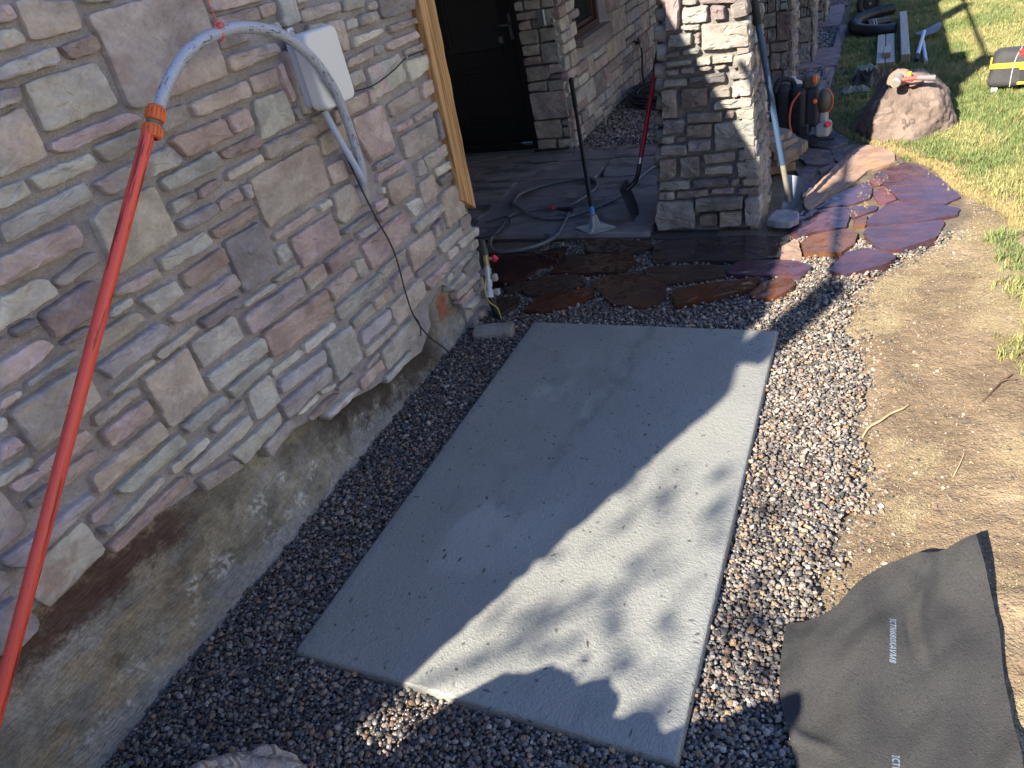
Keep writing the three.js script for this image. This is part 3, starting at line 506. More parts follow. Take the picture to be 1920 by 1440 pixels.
ps('p', [-0.971, 1.254], [-0.897, 1.244], [-0.92, 1.087], [-0.986, 1.088]);
ps('c', [-0.889, 1.222], [-0.816, 1.218], [-0.817, 1.191], [-0.89, 1.198]);
ps('p', [-0.799, 1.236], [-0.62, 1.211], [-0.626, 1.176], [-0.8, 1.194]);
ps('c', [-0.891, 1.185], [-0.765, 1.183], [-0.771, 1.105], [-0.895, 1.112]);
ps('p', [-0.755, 1.179], [-0.678, 1.172], [-0.682, 1.106], [-0.738, 1.11]);
ps('y', [-0.658, 1.169], [-0.582, 1.176], [-0.573, 1.116], [-0.647, 1.104]);
ps('c', [-0.902, 1.106], [-0.804, 1.1], [-0.806, 1.072], [-0.903, 1.084]);
ps('c', [-0.798, 1.102], [-0.57, 1.079], [-0.568, 0.968], [-0.803, 0.973]);
ps('g', [-0.967, 1.07], [-0.85, 1.065], [-0.853, 1.005], [-0.981, 1.01]);
ps('p', [-0.833, 1.06], [-0.806, 1.063], [-0.808, 1.009], [-0.835, 1.009]);
ps('s', [-0.99, 0.985], [-0.919, 0.987], [-0.921, 0.958], [-0.995, 0.959]);
ps('g', [-0.902, 0.991], [-0.813, 0.987], [-0.814, 0.962], [-0.903, 0.962]);
ps('c', [-0.993, 0.942], [-0.863, 0.938], [-0.861, 0.915], [-0.998, 0.916]);
ps('c', [-0.832, 0.938], [-0.757, 0.942], [-0.758, 0.9], [-0.834, 0.902]);
ps('c', [-0.75, 0.942], [-0.643, 0.939], [-0.644, 0.904], [-0.751, 0.903]);
ps('c', [-0.647, 0.927], [-0.552, 0.935], [-0.565, 0.873], [-0.651, 0.869]);
ps('g', [-1.007, 0.9], [-0.928, 0.899], [-0.93, 0.865], [-1.009, 0.87]);
ps('t', [-0.914, 0.9], [-0.844, 0.893], [-0.849, 0.867], [-0.916, 0.874]);
ps('t', [-0.827, 0.894], [-0.758, 0.89], [-0.759, 0.871], [-0.828, 0.875]);
ps('t', [-0.738, 0.891], [-0.681, 0.892], [-0.685, 0.873], [-0.739, 0.875]);
ps('c', [-0.665, 0.854], [-0.559, 0.853], [-0.572, 0.815], [-0.662, 0.818]);
ps('c', [-1.01, 0.853], [-0.885, 0.847], [-0.887, 0.807], [-1.017, 0.812]);
ps('s', [-0.875, 0.849], [-0.685, 0.853], [-0.686, 0.807], [-0.876, 0.816]);
ps('c', [-0.652, 0.803], [-0.549, 0.813], [-0.559, 0.734], [-0.654, 0.726]);
ps('b', [-0.92, 0.796], [-0.783, 0.789], [-0.783, 0.697], [-0.926, 0.692]);
ps('t', [-0.766, 0.781], [-0.663, 0.781], [-0.66, 0.73], [-0.771, 0.734]);
ps('t', [-1.025, 0.799], [-0.945, 0.795], [-0.951, 0.647], [-1.032, 0.65]);
ps('c', [-0.751, 0.711], [-0.553, 0.72], [-0.553, 0.673], [-0.752, 0.67]);
ps('o', [-0.895, 0.668], [-0.707, 0.655], [-0.712, 0.606], [-0.898, 0.614]);
ps('p', [-0.69, 0.657], [-0.645, 0.653], [-0.649, 0.619], [-0.694, 0.623]);
ps('c', [-0.638, 0.66], [-0.539, 0.665], [-0.543, 0.61], [-0.628, 0.61]);
ps('l', [-1.029, 0.639], [-0.911, 0.633], [-0.919, 0.561], [-1.039, 0.562]);
ps('t', [-0.902, 0.6], [-0.765, 0.596], [-0.771, 0.528], [-0.905, 0.538]);
ps('g', [-0.754, 0.599], [-0.543, 0.603], [-0.536, 0.465], [-0.752, 0.446]);
ps('c', [-1.048, 0.544], [-0.976, 0.543], [-0.978, 0.506], [-1.05, 0.507]);
ps('s', [-0.961, 0.538], [-0.913, 0.535], [-0.914, 0.509], [-0.959, 0.512]);
ps('l', [-0.895, 0.519], [-0.771, 0.514], [-0.777, 0.455], [-0.899, 0.455]);
ps('c', [-1.051, 0.495], [-0.904, 0.493], [-0.907, 0.437], [-1.055, 0.442]);
ps('t', [-0.822, 0.435], [-0.645, 0.435], [-0.646, 0.387], [-0.805, 0.381]);
ps('t', [-0.627, 0.445], [-0.54, 0.454], [-0.536, 0.392], [-0.628, 0.386]);
ps('t', [-1.065, 0.419], [-0.969, 0.418], [-0.975, 0.321], [-1.015, 0.299], [-1.073, 0.302]);
ps('o', [-0.949, 0.42], [-0.837, 0.425], [-0.846, 0.306], [-0.953, 0.304]);
ps('c', [-0.814, 0.359], [-0.657, 0.362], [-0.661, 0.316], [-0.815, 0.316]);
ps('g', [-0.639, 0.379], [-0.526, 0.38], [-0.519, 0.298], [-0.629, 0.292]);
ps('c', [-1.075, 0.285], [-0.904, 0.289], [-0.902, 0.238], [-1.078, 0.237]);
ps('s', [-0.881, 0.288], [-0.683, 0.294], [-0.688, 0.256], [-0.879, 0.241]);
ps('t', [-0.669, 0.282], [-0.622, 0.284], [-0.622, 0.249], [-0.67, 0.247]);
ps('t', [-0.604, 0.283], [-0.519, 0.29], [-0.515, 0.248], [-0.604, 0.244]);
ps('c', [-1.087, 0.225], [-0.996, 0.225], [-0.991, 0.176], [-1.083, 0.175]);
ps('t', [-0.977, 0.225], [-0.796, 0.229], [-0.794, 0.193], [-0.983, 0.18]);
ps('p', [-0.781, 0.229], [-0.655, 0.235], [-0.652, 0.203], [-0.782, 0.197]);
ps('t', [-0.63, 0.23], [-0.515, 0.229], [-0.515, 0.19], [-0.63, 0.195]);
ps('c', [-1.096, 0.168], [-0.883, 0.164], [-0.875, 0.006], [-1.093, -0.007], [-1.117, 0.054]);
ps('o', [-0.871, 0.18], [-0.605, 0.182], [-0.606, 0.114], [-0.87, 0.102]);
ps('c', [-0.594, 0.17], [-0.508, 0.182], [-0.501, 0.095], [-0.518, -0.001], [-0.592, 0.017]);
ps('b', [-0.848, 0.081], [-0.748, 0.086], [-0.75, 0.016], [-0.851, 0.014]);
ps('y', [-0.737, 0.094], [-0.61, 0.099], [-0.611, 0.013], [-0.735, 0.007]);

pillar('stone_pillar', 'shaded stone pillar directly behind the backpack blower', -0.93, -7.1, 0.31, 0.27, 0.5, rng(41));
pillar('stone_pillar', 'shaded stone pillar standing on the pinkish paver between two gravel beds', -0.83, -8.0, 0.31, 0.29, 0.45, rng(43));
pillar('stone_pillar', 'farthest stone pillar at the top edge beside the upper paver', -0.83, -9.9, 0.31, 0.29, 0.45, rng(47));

// ---------- porch: door wall, window wall ----------
const doorWall = thing('porch_wall', 'dim stone pier and wall around the dark entrance door', 'wall', [0, 0, -5.86]);
{
  const g = [new THREE.BoxGeometry(0.5, 2.5, 0.4).translate(-3.75, 1.25, -0.235), new THREE.BoxGeometry(0.86, 0.42, 0.4).translate(-3.05, 2.29, -0.235), new THREE.BoxGeometry(0.32, 2.5, 0.24).translate(-2.445, 1.25, -0.155), new THREE.BoxGeometry(0.12, 2.5, 2.9).translate(-3.95, 1.25, 1.35)];
  part(doorWall, 'mortar', merge(g.map((q) => planarUV(q))), M.mortar);
  const r = rng(53);
  for (const q of rubble(-2.605, -2.27, -0.02, 2.4, r, 0.08, 0.24)) stone(doorWall, q, 0.036, vary(r, 'toogcbt'[Math.floor(r() * 7)]), { seg: 0.022, lo: q[0][1] > 1.3 });
}
const door = thing('entrance_door', 'nearly black half glazed entrance door at the back of the porch', 'door', [-3.04, 0, -5.86]);
{
  const dm = mat([0.010, 0.010, 0.014], { roughness: 0.38 });
  part(door, 'door_frame', merge([box(0.06, 2.1, 0.14, -0.44, 1.04, -0.05), box(0.06, 2.1, 0.14, 0.41, 1.04, -0.05), box(0.8, 0.06, 0.14, -0.015, 2.06, -0.05), box(0.8, 0.03, 0.16, -0.015, 0.008, -0.03)]), dm);
  const lw = 0.79;
  part(door, 'door_leaf', merge([box(0.14, 2.0, 0.045, -lw / 2 + 0.06, 1.03, -0.08), box(0.14, 2.0, 0.045, lw / 2 - 0.09, 1.03, -0.08), box(lw - 0.29, 0.2, 0.045, -0.02, 0.125, -0.08), box(lw - 0.29, 0.13, 0.045, -0.02, 0.76, -0.08), box(lw - 0.29, 0.14, 0.045, -0.02, 1.96, -0.08), box(lw - 0.29, 0.5, 0.02, -0.02, 0.46, -0.085), box(lw - 0.4, 0.38, 0.02, -0.02, 0.46, -0.075, 0.008)]), dm);
  part(door, 'glass_pane', box(lw - 0.28, 1.08, 0.012, -0.02, 1.36, -0.085), M.glass);
  part(door, 'round_sticker', new THREE.CylinderGeometry(0.028, 0.028, 0.002, 24).rotateX(Math.PI / 2).translate(0.215, 0.885, -0.077), mat([0.16, 0.19, 0.2]));
  part(door, 'door_handle', merge([box(0.03, 0.2, 0.012, 0.33, 0.98, -0.052), rod([0.33, 1.0, -0.05], [0.33, 1.0, -0.01], 0.009), rod([0.33, 1.0, -0.012], [0.25, 1.0, -0.012], 0.009)]), M.dullSteel);
}
{ // outlet with a bright edge on the pier
  const o = thing('wall_outlet', 'small grey outlet cover high on the dim stone pier by the door', 'outlet', [-2.39, 1.02, -5.815]);
  part(o, 'cover', box(0.07, 0.12, 0.03, 0, 0, 0, 0.006), mat([0.2, 0.2, 0.2], { roughness: 0.4 })); part(o, 'lid_edge', box(0.012, 0.11, 0.012, 0.03, 0.0, 0.02, 0.003), M.white);
}
const winWall = thing('window_wall', 'receding stone house wall with a brown window and gravel at its foot', 'wall', [-2.285, 0, 0], Math.PI / 2);
{
  const w0 = 6.22, w1 = 6.9, yb = 0.76, yt = 1.8;
  const g = [new THREE.BoxGeometry(w0 - 5.9, 2.5, 0.4).translate((w0 + 5.9) / 2, 1.2, -0.2), new THREE.BoxGeometry(w1 - w0, yb + 0.05, 0.4).translate((w0 + w1) / 2, yb / 2 - 0.025, -0.2), new THREE.BoxGeometry(w1 - w0, 2.5 - yt, 0.4).translate((w0 + w1) / 2, (2.5 + yt) / 2, -0.2), new THREE.BoxGeometry(14 - w1, 2.5, 0.4).translate((14 + w1) / 2, 1.2, -0.2)];
  part(winWall, 'mortar', merge(g.map((q) => planarUV(q))), M.mortar);
  const r = rng(59), far = [];
  for (const q of rubble(5.83, 13.9, -0.03, 2.4, r, 0.09, 0.24)) {
    const cx = (q[0][0] + q[2][0]) / 2, cy = (q[0][1] + q[2][1]) / 2; if (q[2][0] > w0 - 0.02 && q[0][0] < w1 + 0.02 && cy > yb - 0.09 && cy < yt + 0.03) { if (!(q[0][0] < w0 && cx < w0 - 0.02) ) continue; }
    if (cx > 9.6 || cy > 1.5) { const { geo, at } = stoneGeo(q, 0.036, seedN++, vary(r, STONE_KEYS[Math.floor(r() * 14)]), { lo: true }); geo.translate(at[0], at[1], 0); far.push(geo); }
    else stone(winWall, q, 0.036 + 0.015 * r(), vary(r, STONE_KEYS[Math.floor(r() * 14)]), { seg: 0.026 });
  }
  part(winWall, 'stonework', merge(far), M.stone, null, 'stuff');
  const wn = new THREE.Group(); wn.name = 'window'; winWall.add(wn); const wm = mat([0.055, 0.028, 0.022], { roughness: 0.45 });
  const fr = (x0, x1, y0, y1, d, z) => merge([box(x1 - x0, d, 0.06, (x0 + x1) / 2, y0 + d / 2, z), box(x1 - x0, d, 0.06, (x0 + x1) / 2, y1 - d / 2, z), box(d, y1 - y0 - 2 * d, 0.06, x0 + d / 2, (y0 + y1) / 2, z), box(d, y1 - y0 - 2 * d, 0.06, x1 - d / 2, (y0 + y1) / 2, z)]);
  part(wn, 'frame', merge([fr(w0, w1, yb, yt, 0.055, -0.02), fr(w0 + 0.06, w1 - 0.06, yb + 0.06, yt - 0.06, 0.035, -0.05)]), wm);
  part(wn, 'pane', box(w1 - w0 - 0.15, yt - yb - 0.15, 0.01, (w0 + w1) / 2, (yb + yt) / 2, -0.055), M.glass);
  part(wn, 'sill', box(w1 - w0 + 0.16, 0.055, 0.13, (w0 + w1) / 2 + 0.02, yb - 0.03, 0.03, 0.01), mat([0.30, 0.26, 0.25], { map: T.mottle, bumpMap: T.grit, bumpScale: 0.004 }));
}

// ---------- upper deck and railing: stand above the picture, cast the straight shadows ----------
{
  const d = thing('balcony_deck', 'timber balcony deck over the porch, above the top of the picture', 'deck');
  const tm = mat([0.25, 0.16, 0.09], { map: T.lumber });
  for (const [x, z0, z1] of [[-1.74, -3.05, -0.86], [-1.80, -0.85, 0.27], [-1.87, 0.28, 0.7]]) part(d, 'near_deck', box(2.2, 0.1, z1 - z0, x - 1.1, 2.51, (z0 + z1) / 2), tm);
  part(d, 'porch_deck', box(3.3, 0.12, 11.5, -2.45, 2.5, -8.82), tm); part(d, 'porch_ceiling', box(3.26, 0.02, 11.4, -2.45, 2.428, -8.82), mat([0.66, 0.62, 0.55], { map: T.lumber }));
  const rl = thing('balcony_railing', 'slim balcony railing with square posts, above the top of the picture', 'railing');
  const posts = [[-1.81, 0.62], [-1.81, -0.69], [-0.84, -3.45], [-0.84, -5.85], [-0.84, -8.25], [-0.84, -10.65], [-0.84, -13.05]];
  for (const [x, z] of posts) part(rl, 'post', box(0.12, 0.52, 0.12, x, 2.8, z), tm);
  part(rl, 'top_rail', merge([rod([-1.81, 3.04, 0.62], [-1.81, 3.04, -1.25], 0.021), rod([-0.84, 3.04, -3.1], [-0.84, 3.04, -13.1], 0.02)]), M.dullSteel);
}

// ---------- ground ----------
// right border of the gravel, as x at a given z
const DIRT = [[-0.2, -0.02], [-1.2, -0.03], [-1.46, -0.029], [-1.63, 0.004], [-1.85, 0.054], [-2.06, 0.08], [-2.3, 0.056], [-2.54, 0.077], [-2.69, 0.045], [-3.02, -0.03], [-3.38, 0.03], [-3.7, 0.25], [-3.95, 0.45], [-4.1, 0.52], [-30, 0.5]];
const GRASS = [[3, 1.3], [-1.2, 0.85], [-2.2, 0.66], [-2.66, 0.62], [-2.96, 0.6], [-3.64, 0.66], [-4.13, 0.72], [-4.4, 0.58], [-4.53, 0.5], [-4.9, 0.40], [-5.23, 0.18], [-5.7, -0.16], [-6.3, -0.3], [-30, -0.3]];
const lerpZ = (t, z) => { for (let i = 0; i < t.length - 1; i++) if (z <= t[i][0] && z >= t[i + 1][0]) return mix(t[i][1], t[i + 1][1], (z - t[i][0]) / (t[i + 1][0] - t[i][0])); return z > t[0][0] ? t[0][1] : t[t.length - 1][1]; };
const bare = (x, z) => fbm(x * 1.6, z * 1.6, 77, 3);
const grassAt = (x, z) => { const e = x - lerpZ(GRASS, z); const patch = fbm(x * 2.4, z * 2.4, 41, 3); return clamp(sstep(-0.08, 0.3, e + 0.25 * patch)) * (z < -5.2 ? 1 : 0.9) ; };
function groundH(x, z) {
  const gx = lerpZ(DIRT, z), e = x - gx;
  if (x < -2.2 || z < -5.6 && x < -0.33) return -0.05;
  if (z < -3.9 && x > -0.7 && e < 0.3) return -0.017 + 0.004 * n3(x * 9, z * 9, 2);
  let y = mix(-0.045, -0.012, sstep(-0.03, 0.12, e));
  if (e > 0) y += 0.05 * sstep(0, 0.9, e) * sstep(-6, -3, z) + 0.012 * fbm(x * 5, z * 5, 5, 4) * sstep(0, 0.2, e) + 0.004 * n3(x * 30, z * 30, 2) * sstep(0, 0.1, e);
  return y;
}
{
  const line = (a, b, s) => { const o = []; for (let v = a; v < b - 1e-6; v += s) o.push(v); return o; };
  const xs = [-60, -20, -8, -4, -2.2, ...line(-2, -0.1, 0.1), ...line(-0.1, 1.5, 0.016), ...line(1.5, 4, 0.12), 6, 10, 20, 60, 200];
  const zs = [-200, -60, -30, -20, ...line(-14, -5, 0.12), ...line(-5, -0.8, 0.016), ...line(-0.8, 3, 0.15), 6, 15, 60, 200];
  const pos = [], uv = [], col = [], idx = [];
  for (const z of zs) for (const x of xs) {
    pos.push(x, groundH(x, z), z); uv.push(x, z);
    const e = x - lerpZ(DIRT, z), g = grassAt(x, z), damp = sstep(0.1, 0.55, 0.5 + bare(x, z));
    let c = mix3([0.28, 0.205, 0.128], [0.20, 0.142, 0.088], damp);
    c = mix3(c, [0.33, 0.262, 0.158], 0.7 * sstep(0.0, 0.35, fbm(x * 2.1, z * 2.1, 15, 3) + (z < -2.9 ? 0.2 : -0.1)));
    c = mix3(c, [0.10, 0.105, 0.035], 0.85 * g);
    if (e < 0.02) c = mix3([0.15, 0.118, 0.082], c, sstep(-0.03, 0.02, e));
    if (x < -2.2 || z < -5.6 && x < -0.33) c = [0.17, 0.16, 0.15];
    col.push(...c);
  }
  const nx = xs.length; for (let j = 0; j < zs.length - 1; j++) for (let i = 0; i < nx - 1; i++) { const a = j * nx + i; idx.push(a, a + nx, a + 1, a + 1, a + nx, a + nx + 1); }
  const g = new THREE.BufferGeometry(); g.setAttribute('position', new THREE.Float32BufferAttribute(pos, 3)); g.setAttribute('uv', new THREE.Float32BufferAttribute(uv, 2)); g.setAttribute('color', new THREE.Float32BufferAttribute(col, 3)); g.setIndex(idx); g.computeVertexNormals();
  struct('ground', g, M.dirt);
}
// the new concrete pad, top at y = 0
const SLAB = [[-1.486, -0.857], [-0.294, -0.869], [-0.287, -2.896], [-1.479, -2.883]];
{
  const t = thing('concrete_slab', 'freshly finished grey concrete pad lying in gravel beside the stone wall', 'slab');
  const nu = 48, nv = 84, pos = [], uv = [], idx = [], rim = 0.012;
  const P = (u, v) => [mix(mix(SLAB[0][0], SLAB[1][0], u), mix(SLAB[3][0], SLAB[2][0], u), v), mix(mix(SLAB[0][1], SLAB[1][1], u), mix(SLAB[3][1], SLAB[2][1], u), v)];
  for (let j = 0; j <= nv; j++) for (let i = 0; i <= nu; i++) {
    const u = i / nu, v = j / nv, [x, z] = P(u, v), w = 0.0016 * fbm(x * 3, z * 3, 9, 3);
    const edge = Math.min(u * 1.19, (1 - u) * 1.19, v * 2.03, (1 - v) * 2.03); pos.push(x, w - (edge < 1e-6 ? 0.008 : 0), z); uv.push(u, v);
  }
  // pull the second row in close to the edge so that it reads as an edged, rounded rim
  const row = nu + 1; for (let j = 0; j <= nv; j++) for (let i = 0; i <= nu; i++) { const k = (j * row + i) * 3; let u = i / nu, v = j / nv; if (i === 1) u = rim / 1.19; if (i === nu - 1) u = 1 - rim / 1.19; if (j === 1) v = rim / 2.03; if (j === nv - 1) v = 1 - rim / 2.03; const [x, z] = P(u, v); pos[k] = x; pos[k + 2] = z; }
  for (let j = 0; j < nv; j++) for (let i = 0; i < nu; i++) { const a = j * row + i; idx.push(a, a + 1, a + row, a + 1, a + row + 1, a + row); }
  const ring = []; for (let i = 0; i <= nu; i++) ring.push(i); for (let j = 1; j <= nv; j++) ring.push(j * row + nu); for (let i = nu - 1; i >= 0; i--) ring.push(nv * row + i); for (let j = nv - 1; j > 0; j--) ring.push(j * row);
  const base = pos.length / 3; for (const k of ring) { pos.push(pos[k * 3], -0.1, pos[k * 3 + 2]); uv.push(uv[k * 2], uv[k * 2 + 1]); }
  for (let i = 0; i < ring.length; i++) { const j = (i + 1) % ring.length; idx.push(ring[i], base + i, base + j, ring[i], base + j, ring[j]); }
  const g = new THREE.BufferGeometry(); g.setAttribute('position', new THREE.Float32BufferAttribute(pos, 3)); g.setAttribute('uv', new THREE.Float32BufferAttribute(uv, 2)); g.setIndex(idx); g.computeVertexNormals();
  M.slab.bumpMap.repeat.set(2.4, 4.1); M.slab.roughnessMap.repeat.set(1.2, 2);
  part(t, 'pad', g, M.slab);
}

// ---------- flagstones ----------
const path = new THREE.Group(); path.name = 'flagstone_path'; path.userData.kind = 'structure'; scene.add(path);
const flags = [], fr = rng(61);
function fs(k, ...poly) {
  { const cx = poly.reduce((a, b) => a + b[0], 0) / poly.length, cz = poly.reduce((a, b) => a + b[1], 0) / poly.length; poly = poly.map(([x, z]) => { const l = Math.hypot(x - cx, z - cz); return [x + (x - cx) / l * 0.006, z + (z - cz) / l * 0.006]; }); }
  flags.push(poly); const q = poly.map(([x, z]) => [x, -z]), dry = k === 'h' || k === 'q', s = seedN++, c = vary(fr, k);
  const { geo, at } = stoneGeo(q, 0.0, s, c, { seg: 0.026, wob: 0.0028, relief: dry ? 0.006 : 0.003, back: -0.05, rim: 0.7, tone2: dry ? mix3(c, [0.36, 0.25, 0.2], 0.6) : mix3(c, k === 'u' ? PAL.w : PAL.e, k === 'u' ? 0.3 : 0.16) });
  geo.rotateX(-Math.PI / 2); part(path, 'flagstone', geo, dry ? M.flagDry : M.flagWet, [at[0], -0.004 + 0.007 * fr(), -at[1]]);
}
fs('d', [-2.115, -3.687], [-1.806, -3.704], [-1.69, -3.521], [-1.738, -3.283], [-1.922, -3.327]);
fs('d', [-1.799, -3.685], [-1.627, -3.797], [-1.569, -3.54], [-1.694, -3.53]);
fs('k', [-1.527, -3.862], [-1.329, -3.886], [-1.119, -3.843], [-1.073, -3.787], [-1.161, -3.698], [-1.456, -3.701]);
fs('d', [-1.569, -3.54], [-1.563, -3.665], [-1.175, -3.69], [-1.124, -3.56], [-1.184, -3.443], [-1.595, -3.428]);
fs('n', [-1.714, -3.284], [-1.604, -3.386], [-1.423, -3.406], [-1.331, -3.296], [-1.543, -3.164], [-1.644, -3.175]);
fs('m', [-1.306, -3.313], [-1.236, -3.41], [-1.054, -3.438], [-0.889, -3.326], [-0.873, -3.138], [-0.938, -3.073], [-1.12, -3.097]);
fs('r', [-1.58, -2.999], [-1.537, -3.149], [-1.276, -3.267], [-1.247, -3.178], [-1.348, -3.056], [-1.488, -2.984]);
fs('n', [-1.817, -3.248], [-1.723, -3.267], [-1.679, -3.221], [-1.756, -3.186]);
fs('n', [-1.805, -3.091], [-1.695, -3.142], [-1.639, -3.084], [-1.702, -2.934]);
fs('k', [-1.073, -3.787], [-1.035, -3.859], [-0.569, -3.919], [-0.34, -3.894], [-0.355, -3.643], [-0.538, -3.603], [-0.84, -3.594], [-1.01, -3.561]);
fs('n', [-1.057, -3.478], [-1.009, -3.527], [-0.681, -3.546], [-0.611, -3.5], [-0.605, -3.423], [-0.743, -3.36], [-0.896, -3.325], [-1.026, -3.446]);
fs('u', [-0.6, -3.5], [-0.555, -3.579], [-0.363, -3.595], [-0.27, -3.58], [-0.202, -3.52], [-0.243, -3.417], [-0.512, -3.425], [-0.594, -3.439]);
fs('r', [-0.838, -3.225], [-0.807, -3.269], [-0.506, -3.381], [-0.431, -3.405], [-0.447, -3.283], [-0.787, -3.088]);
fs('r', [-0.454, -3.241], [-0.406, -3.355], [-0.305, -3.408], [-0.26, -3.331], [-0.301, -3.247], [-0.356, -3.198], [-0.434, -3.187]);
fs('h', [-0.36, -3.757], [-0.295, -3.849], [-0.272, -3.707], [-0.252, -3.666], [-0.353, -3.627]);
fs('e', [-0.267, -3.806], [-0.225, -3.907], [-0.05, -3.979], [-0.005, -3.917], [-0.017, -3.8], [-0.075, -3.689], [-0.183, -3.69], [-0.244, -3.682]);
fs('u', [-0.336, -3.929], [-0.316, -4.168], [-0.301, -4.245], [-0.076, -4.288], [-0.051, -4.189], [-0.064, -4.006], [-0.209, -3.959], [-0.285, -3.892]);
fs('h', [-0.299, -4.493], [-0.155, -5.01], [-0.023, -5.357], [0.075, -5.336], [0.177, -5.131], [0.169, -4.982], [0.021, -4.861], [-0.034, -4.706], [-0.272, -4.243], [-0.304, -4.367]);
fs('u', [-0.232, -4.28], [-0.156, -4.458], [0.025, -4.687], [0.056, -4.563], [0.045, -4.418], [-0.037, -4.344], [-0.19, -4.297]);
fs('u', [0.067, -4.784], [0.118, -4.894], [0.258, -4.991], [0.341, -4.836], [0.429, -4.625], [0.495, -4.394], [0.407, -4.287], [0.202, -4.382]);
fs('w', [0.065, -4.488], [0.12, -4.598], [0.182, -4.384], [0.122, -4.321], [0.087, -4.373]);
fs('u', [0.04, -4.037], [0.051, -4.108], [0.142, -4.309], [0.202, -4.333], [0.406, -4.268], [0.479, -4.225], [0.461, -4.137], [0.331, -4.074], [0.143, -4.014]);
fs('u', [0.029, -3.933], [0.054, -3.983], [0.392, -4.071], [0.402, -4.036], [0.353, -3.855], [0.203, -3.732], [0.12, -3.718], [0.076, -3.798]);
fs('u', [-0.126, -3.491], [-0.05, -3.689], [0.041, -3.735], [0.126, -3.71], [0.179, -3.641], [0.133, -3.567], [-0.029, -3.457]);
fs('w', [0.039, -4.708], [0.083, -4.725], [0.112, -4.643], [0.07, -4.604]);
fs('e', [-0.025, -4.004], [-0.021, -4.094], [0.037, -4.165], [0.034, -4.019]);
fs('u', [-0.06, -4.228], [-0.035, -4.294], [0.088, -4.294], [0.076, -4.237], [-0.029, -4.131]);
fs('q', [-0.468, -5.582], [-0.392, -5.767], [-0.259, -5.814], [-0.112, -5.518], [-0.109, -5.445], [-0.213, -5.339], [-0.339, -5.422], [-0.391, -5.52]);
fs('q', [-0.424, -5.241], [-0.361, -5.369], [-0.22, -5.299], [-0.175, -5.09], [-0.236, -5.024], [-0.344, -5.054]);
fs('q', [-0.202, -5.282], [-0.074, -5.395], [-0.031, -5.344], [-0.141, -5.059], [-0.167, -5.102]);
fs('q', [-0.401, -4.948], [-0.34, -5.002], [-0.285, -4.968], [-0.281, -4.857], [-0.351, -4.747]);
fs('q', [-0.253, -4.926], [-0.18, -5.04], [-0.155, -5.01], [-0.241, -4.851]);
fs('q', [-0.357, -4.724], [-0.239, -4.827], [-0.301, -4.515], [-0.318, -4.452]);

// stamped stone floor of the porch, in big slabs
const patio = new THREE.Group(); patio.name = 'patio'; patio.userData.kind = 'structure'; scene.add(patio);
{
  const r = rng(67), rows = [[-3.97, -4.98], [-4.99, -5.39], [-5.405, -5.7]], cuts = [[-3.9, -2.45, -1.14], [-3.9, -2.9, -1.8, -1.14], [-3.9, -2.2, -1.2]];
  rows.forEach(([z0, z1], k) => { for (let i = 0; i < cuts[k].length - 1; i++) {
    const x0 = cuts[k][i] + 0.006, x1 = cuts[k][i + 1] - 0.006, w = () => (r() - 0.5) * 0.012, m = (z0 + z1) / 2, sk = (r() - 0.5) * 0.16;
    const q = [[x0 + (i ? sk : 0), -z0 + w()], [(x0 + x1) / 2, -z0 + w()], [x1, -z0 + w()], [x1, -m], [x1, -z1 + w()], [(x0 + x1) / 2, -z1 + w()], [x0, -z1 + w()], [x0, -m]];
    const { geo, at } = stoneGeo(q, 0, seedN++, [1, 1, 1], { seg: 0.05, wob: 0.004, relief: 0.008, back: -0.09, rim: 0.8 }); geo.rotateX(-Math.PI / 2); geo.deleteAttribute('color');
    part(patio, 'paving_slab', geo, M.patio, [at[0], 0.001 + 0.004 * r(), -at[1]]);
  } });
  const under = struct('patio_base', new THREE.BoxGeometry(3.5, 0.09, 1.78).translate(-2.25, -0.075, -4.84), mat([0.05, 0.048, 0.046], { bumpMap: T.grit, bumpScale: 0.004, roughness: 0.8 }));
}
// pinkish pavers and their edging beside the far pillars
{
  const pv = new THREE.Group(); pv.name = 'paver_walk'; pv.userData.kind = 'structure'; scene.add(pv); const r = rng(71);
  for (const [x0, x1, z0, z1] of [[-1.2, -0.29, -7.72, -8.5], [-1.2, -0.36, -9.62, -10.9], [-0.37, -0.29, -8.52, -9.6], [-0.40, -0.31, -6.72, -7.7], [-1.2, -0.36, -12.2, -13.2]]) {
    const q = [[x0, -z0], [(x0 + x1) / 2, -z0 + 0.01], [x1, -z0], [x1, -(z0 + z1) / 2], [x1, -z1], [x0, -z1]], { geo, at } = stoneGeo(q, 0, seedN++, [0.33, 0.235, 0.235], { seg: 0.05, relief: 0.008, back: -0.06 }); geo.rotateX(-Math.PI / 2);
    part(pv, 'paver', geo, M.flagDry, [at[0], 0.0, -at[1]]);
  }
}

// ---------- gravel: rounded pebbles, far too many to count ----------
function pebbleGeo(seed, detail = 1) { const g = displace(new THREE.IcosahedronGeometry(1, detail), (x, y, z) => { const k = 1 + 0.34 * n3(x * 1.1 + seed, y * 1.1, z * 1.1) + 0.2 * n3(x * 2.2, y * 2.2 + seed, z * 2.2); return [x * k, y * k * 0.66, z * k * 0.84]; }); return planarUV(g, 0.3); }
const pebMat = mat([1, 1, 1], { map: T.mottle, roughness: 0.75, flatShading: true }), pebWet = mat([1, 1, 1], { map: T.mottle, roughness: 0.4, flatShading: true });
const PEB = [[0.34, 0.30, 0.255], [0.26, 0.235, 0.21], [0.095, 0.092, 0.095], [0.07, 0.07, 0.076], [0.31, 0.20, 0.125], [0.34, 0.24, 0.14], [0.20, 0.125, 0.105], [0.44, 0.42, 0.385], [0.21, 0.205, 0.21], [0.165, 0.15, 0.14], [0.28, 0.25, 0.24]];
